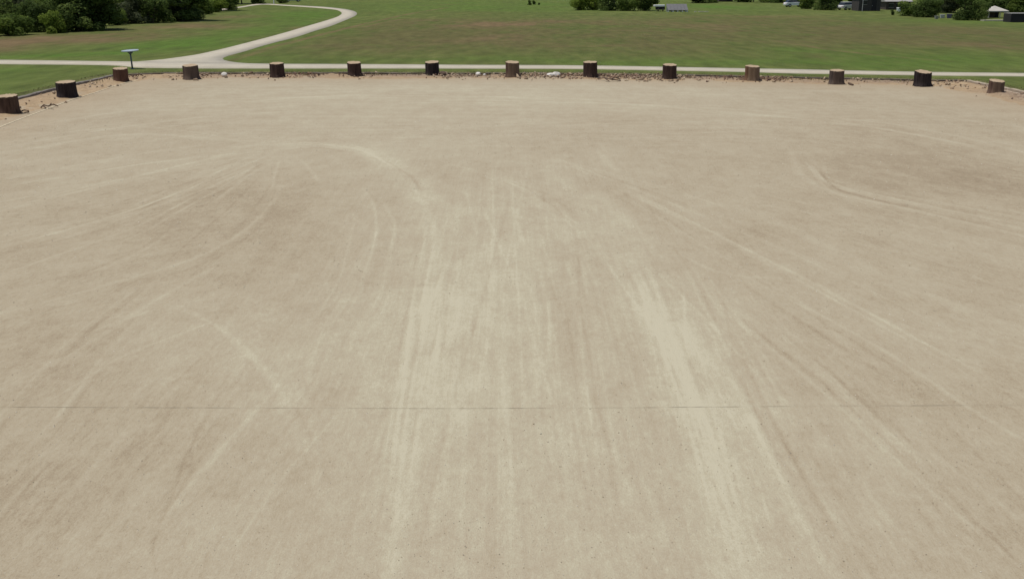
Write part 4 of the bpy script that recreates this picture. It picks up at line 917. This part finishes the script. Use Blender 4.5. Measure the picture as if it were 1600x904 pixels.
root = thing('white_bin', 'small white lidded bin in front of the brown house', 'bin', gp(1404, 18.2))
bm = bmesh.new(); cyl(bm, (0, 0, 0), (0, 0, .6), .36, .42, 14); obj('drum', bm, M_wp, root)
bm = bmesh.new(); cyl(bm, (0, 0, .6), (0, 0, .68), .45, .4, 14); obj('lid', bm, M_wp, root)
put('shrub', 'dark', 1, 1394, 24, 6, 1.1, 'tiny dark bush alone in the grass before the brown house', g4)
# gazebo
a, b_ = gp(1543, 28.2), gp(1574, 28.6); c = (a + b_) / 2; wd = (b_ - a).length; dp = wd
M_canvas = simple('canvas', (.45, .42, .37), .85, .08, 3)
root = thing('garden_gazebo', 'gazebo with pale pyramid canopy and dark inside at upper right', 'gazebo', c)
he = top_z(c, 17.3) - GZ; hp = top_z(c + Vector((0, dp / 2, 0)), 9.3) - GZ
for k in range(4):
    bm = bmesh.new(); e = wd / 2 + .2; cs = [(-e, -.2), (e, -.2), (e, dp + .2), (-e, dp + .2)]; a2, b2 = cs[k], cs[(k + 1) % 4]
    m1 = Vector(((a2[0] + b2[0]) / 2 * .55, (a2[1] + b2[1]) / 2 * .55 + dp / 2 * .45, he + (hp - he) * .38))
    va, vb, vp, vm = bm.verts.new((*a2, he)), bm.verts.new((*b2, he)), bm.verts.new((0, dp / 2, hp)), bm.verts.new(m1)
    v3, v4 = bm.verts.new((*a2, he - .16)), bm.verts.new((*b2, he - .16))
    for f in ((va, vb, vm), (vb, vp, vm), (vp, va, vm), (va, v3, v4, vb)): bm.faces.new(f)
    o = obj('canopy_panel', bm, M_canvas, root); md = o.modifiers.new('s', 'SOLIDIFY'); md.thickness = .02
for sx, sy in ((-.5, 0), (.12, 0), (.5, 0), (-.5, 1), (.5, 1)):
    bm = bmesh.new(); box(bm, (sx * wd, sy * dp + .02, he / 2), (.12, .12, he)); obj('post', bm, M_canvas, root)
bm = bmesh.new(); box(bm, (-.19 * wd, dp * .55, he * .48), (.58 * wd, .06, he * .96)); obj('inner_shade_sheet', bm, M_wood, root)  # this dark sheet and the next paint the shade inside the gazebo
bm = bmesh.new(); box(bm, (.3 * wd, dp * .95, he * .48), (.4 * wd, .06, he * .96)); obj('inner_shade_sheet', bm, M_black, root)
a, b_ = gp(1535, 33), gp(1577, 33.6); bm = bmesh.new(); box(bm, (0, .6, .05), ((b_ - a).length, 1.3, .2)); o = obj('sunlit_grass_slab', bm, simple('slab', (.36, .35, .25), .9, .2), bevel=.02); o.location = (a + b_) / 2; tag(o, 'pale low slab coloured as sunlit grass in front of the gazebo', 'slab')  # added slab, its pale colour stands in for sunlight on the grass
# storage tubs under the tree
for x, y, cl, s_, lab in [(1463, 30, (.30, .30, .28), .5, 'grey storage tub, leftmost under the grey-green shrub'), (1472, 28.6, (.5, .5, .48), .62, 'white storage tub under the grey-green shrub'), (1483, 28.8, (.11, .10, .18), .72, 'violet storage tub under the grey-green shrub'), (1494, 29.5, (.22, .2, .2), .55, 'dark grey storage tub next to the very dark shrub')]:
    root = thing('storage_tub', lab, 'tub', gp(x, y), random.uniform(-.3, .3), 'storage tubs under the trees')
    s_ *= .8; mm = simple('tub_plastic', cl, .5, .1); bm = bmesh.new(); r0 = bmesh.ops.create_cube(bm, size=1)['verts']
    for v in r0: v.co = Vector((v.co.x * s_ * (1.3 if v.co.z > 0 else 1.1), v.co.y * s_ * (.9 if v.co.z > 0 else .75), (v.co.z + .5) * s_))
    obj('tub', bm, mm, root, bevel=.03)
    bm = bmesh.new(); box(bm, (0, 0, s_ + .025), (s_ * 1.38, s_ * .98, .05)); obj('lid', bm, mm, root, bevel=.01)
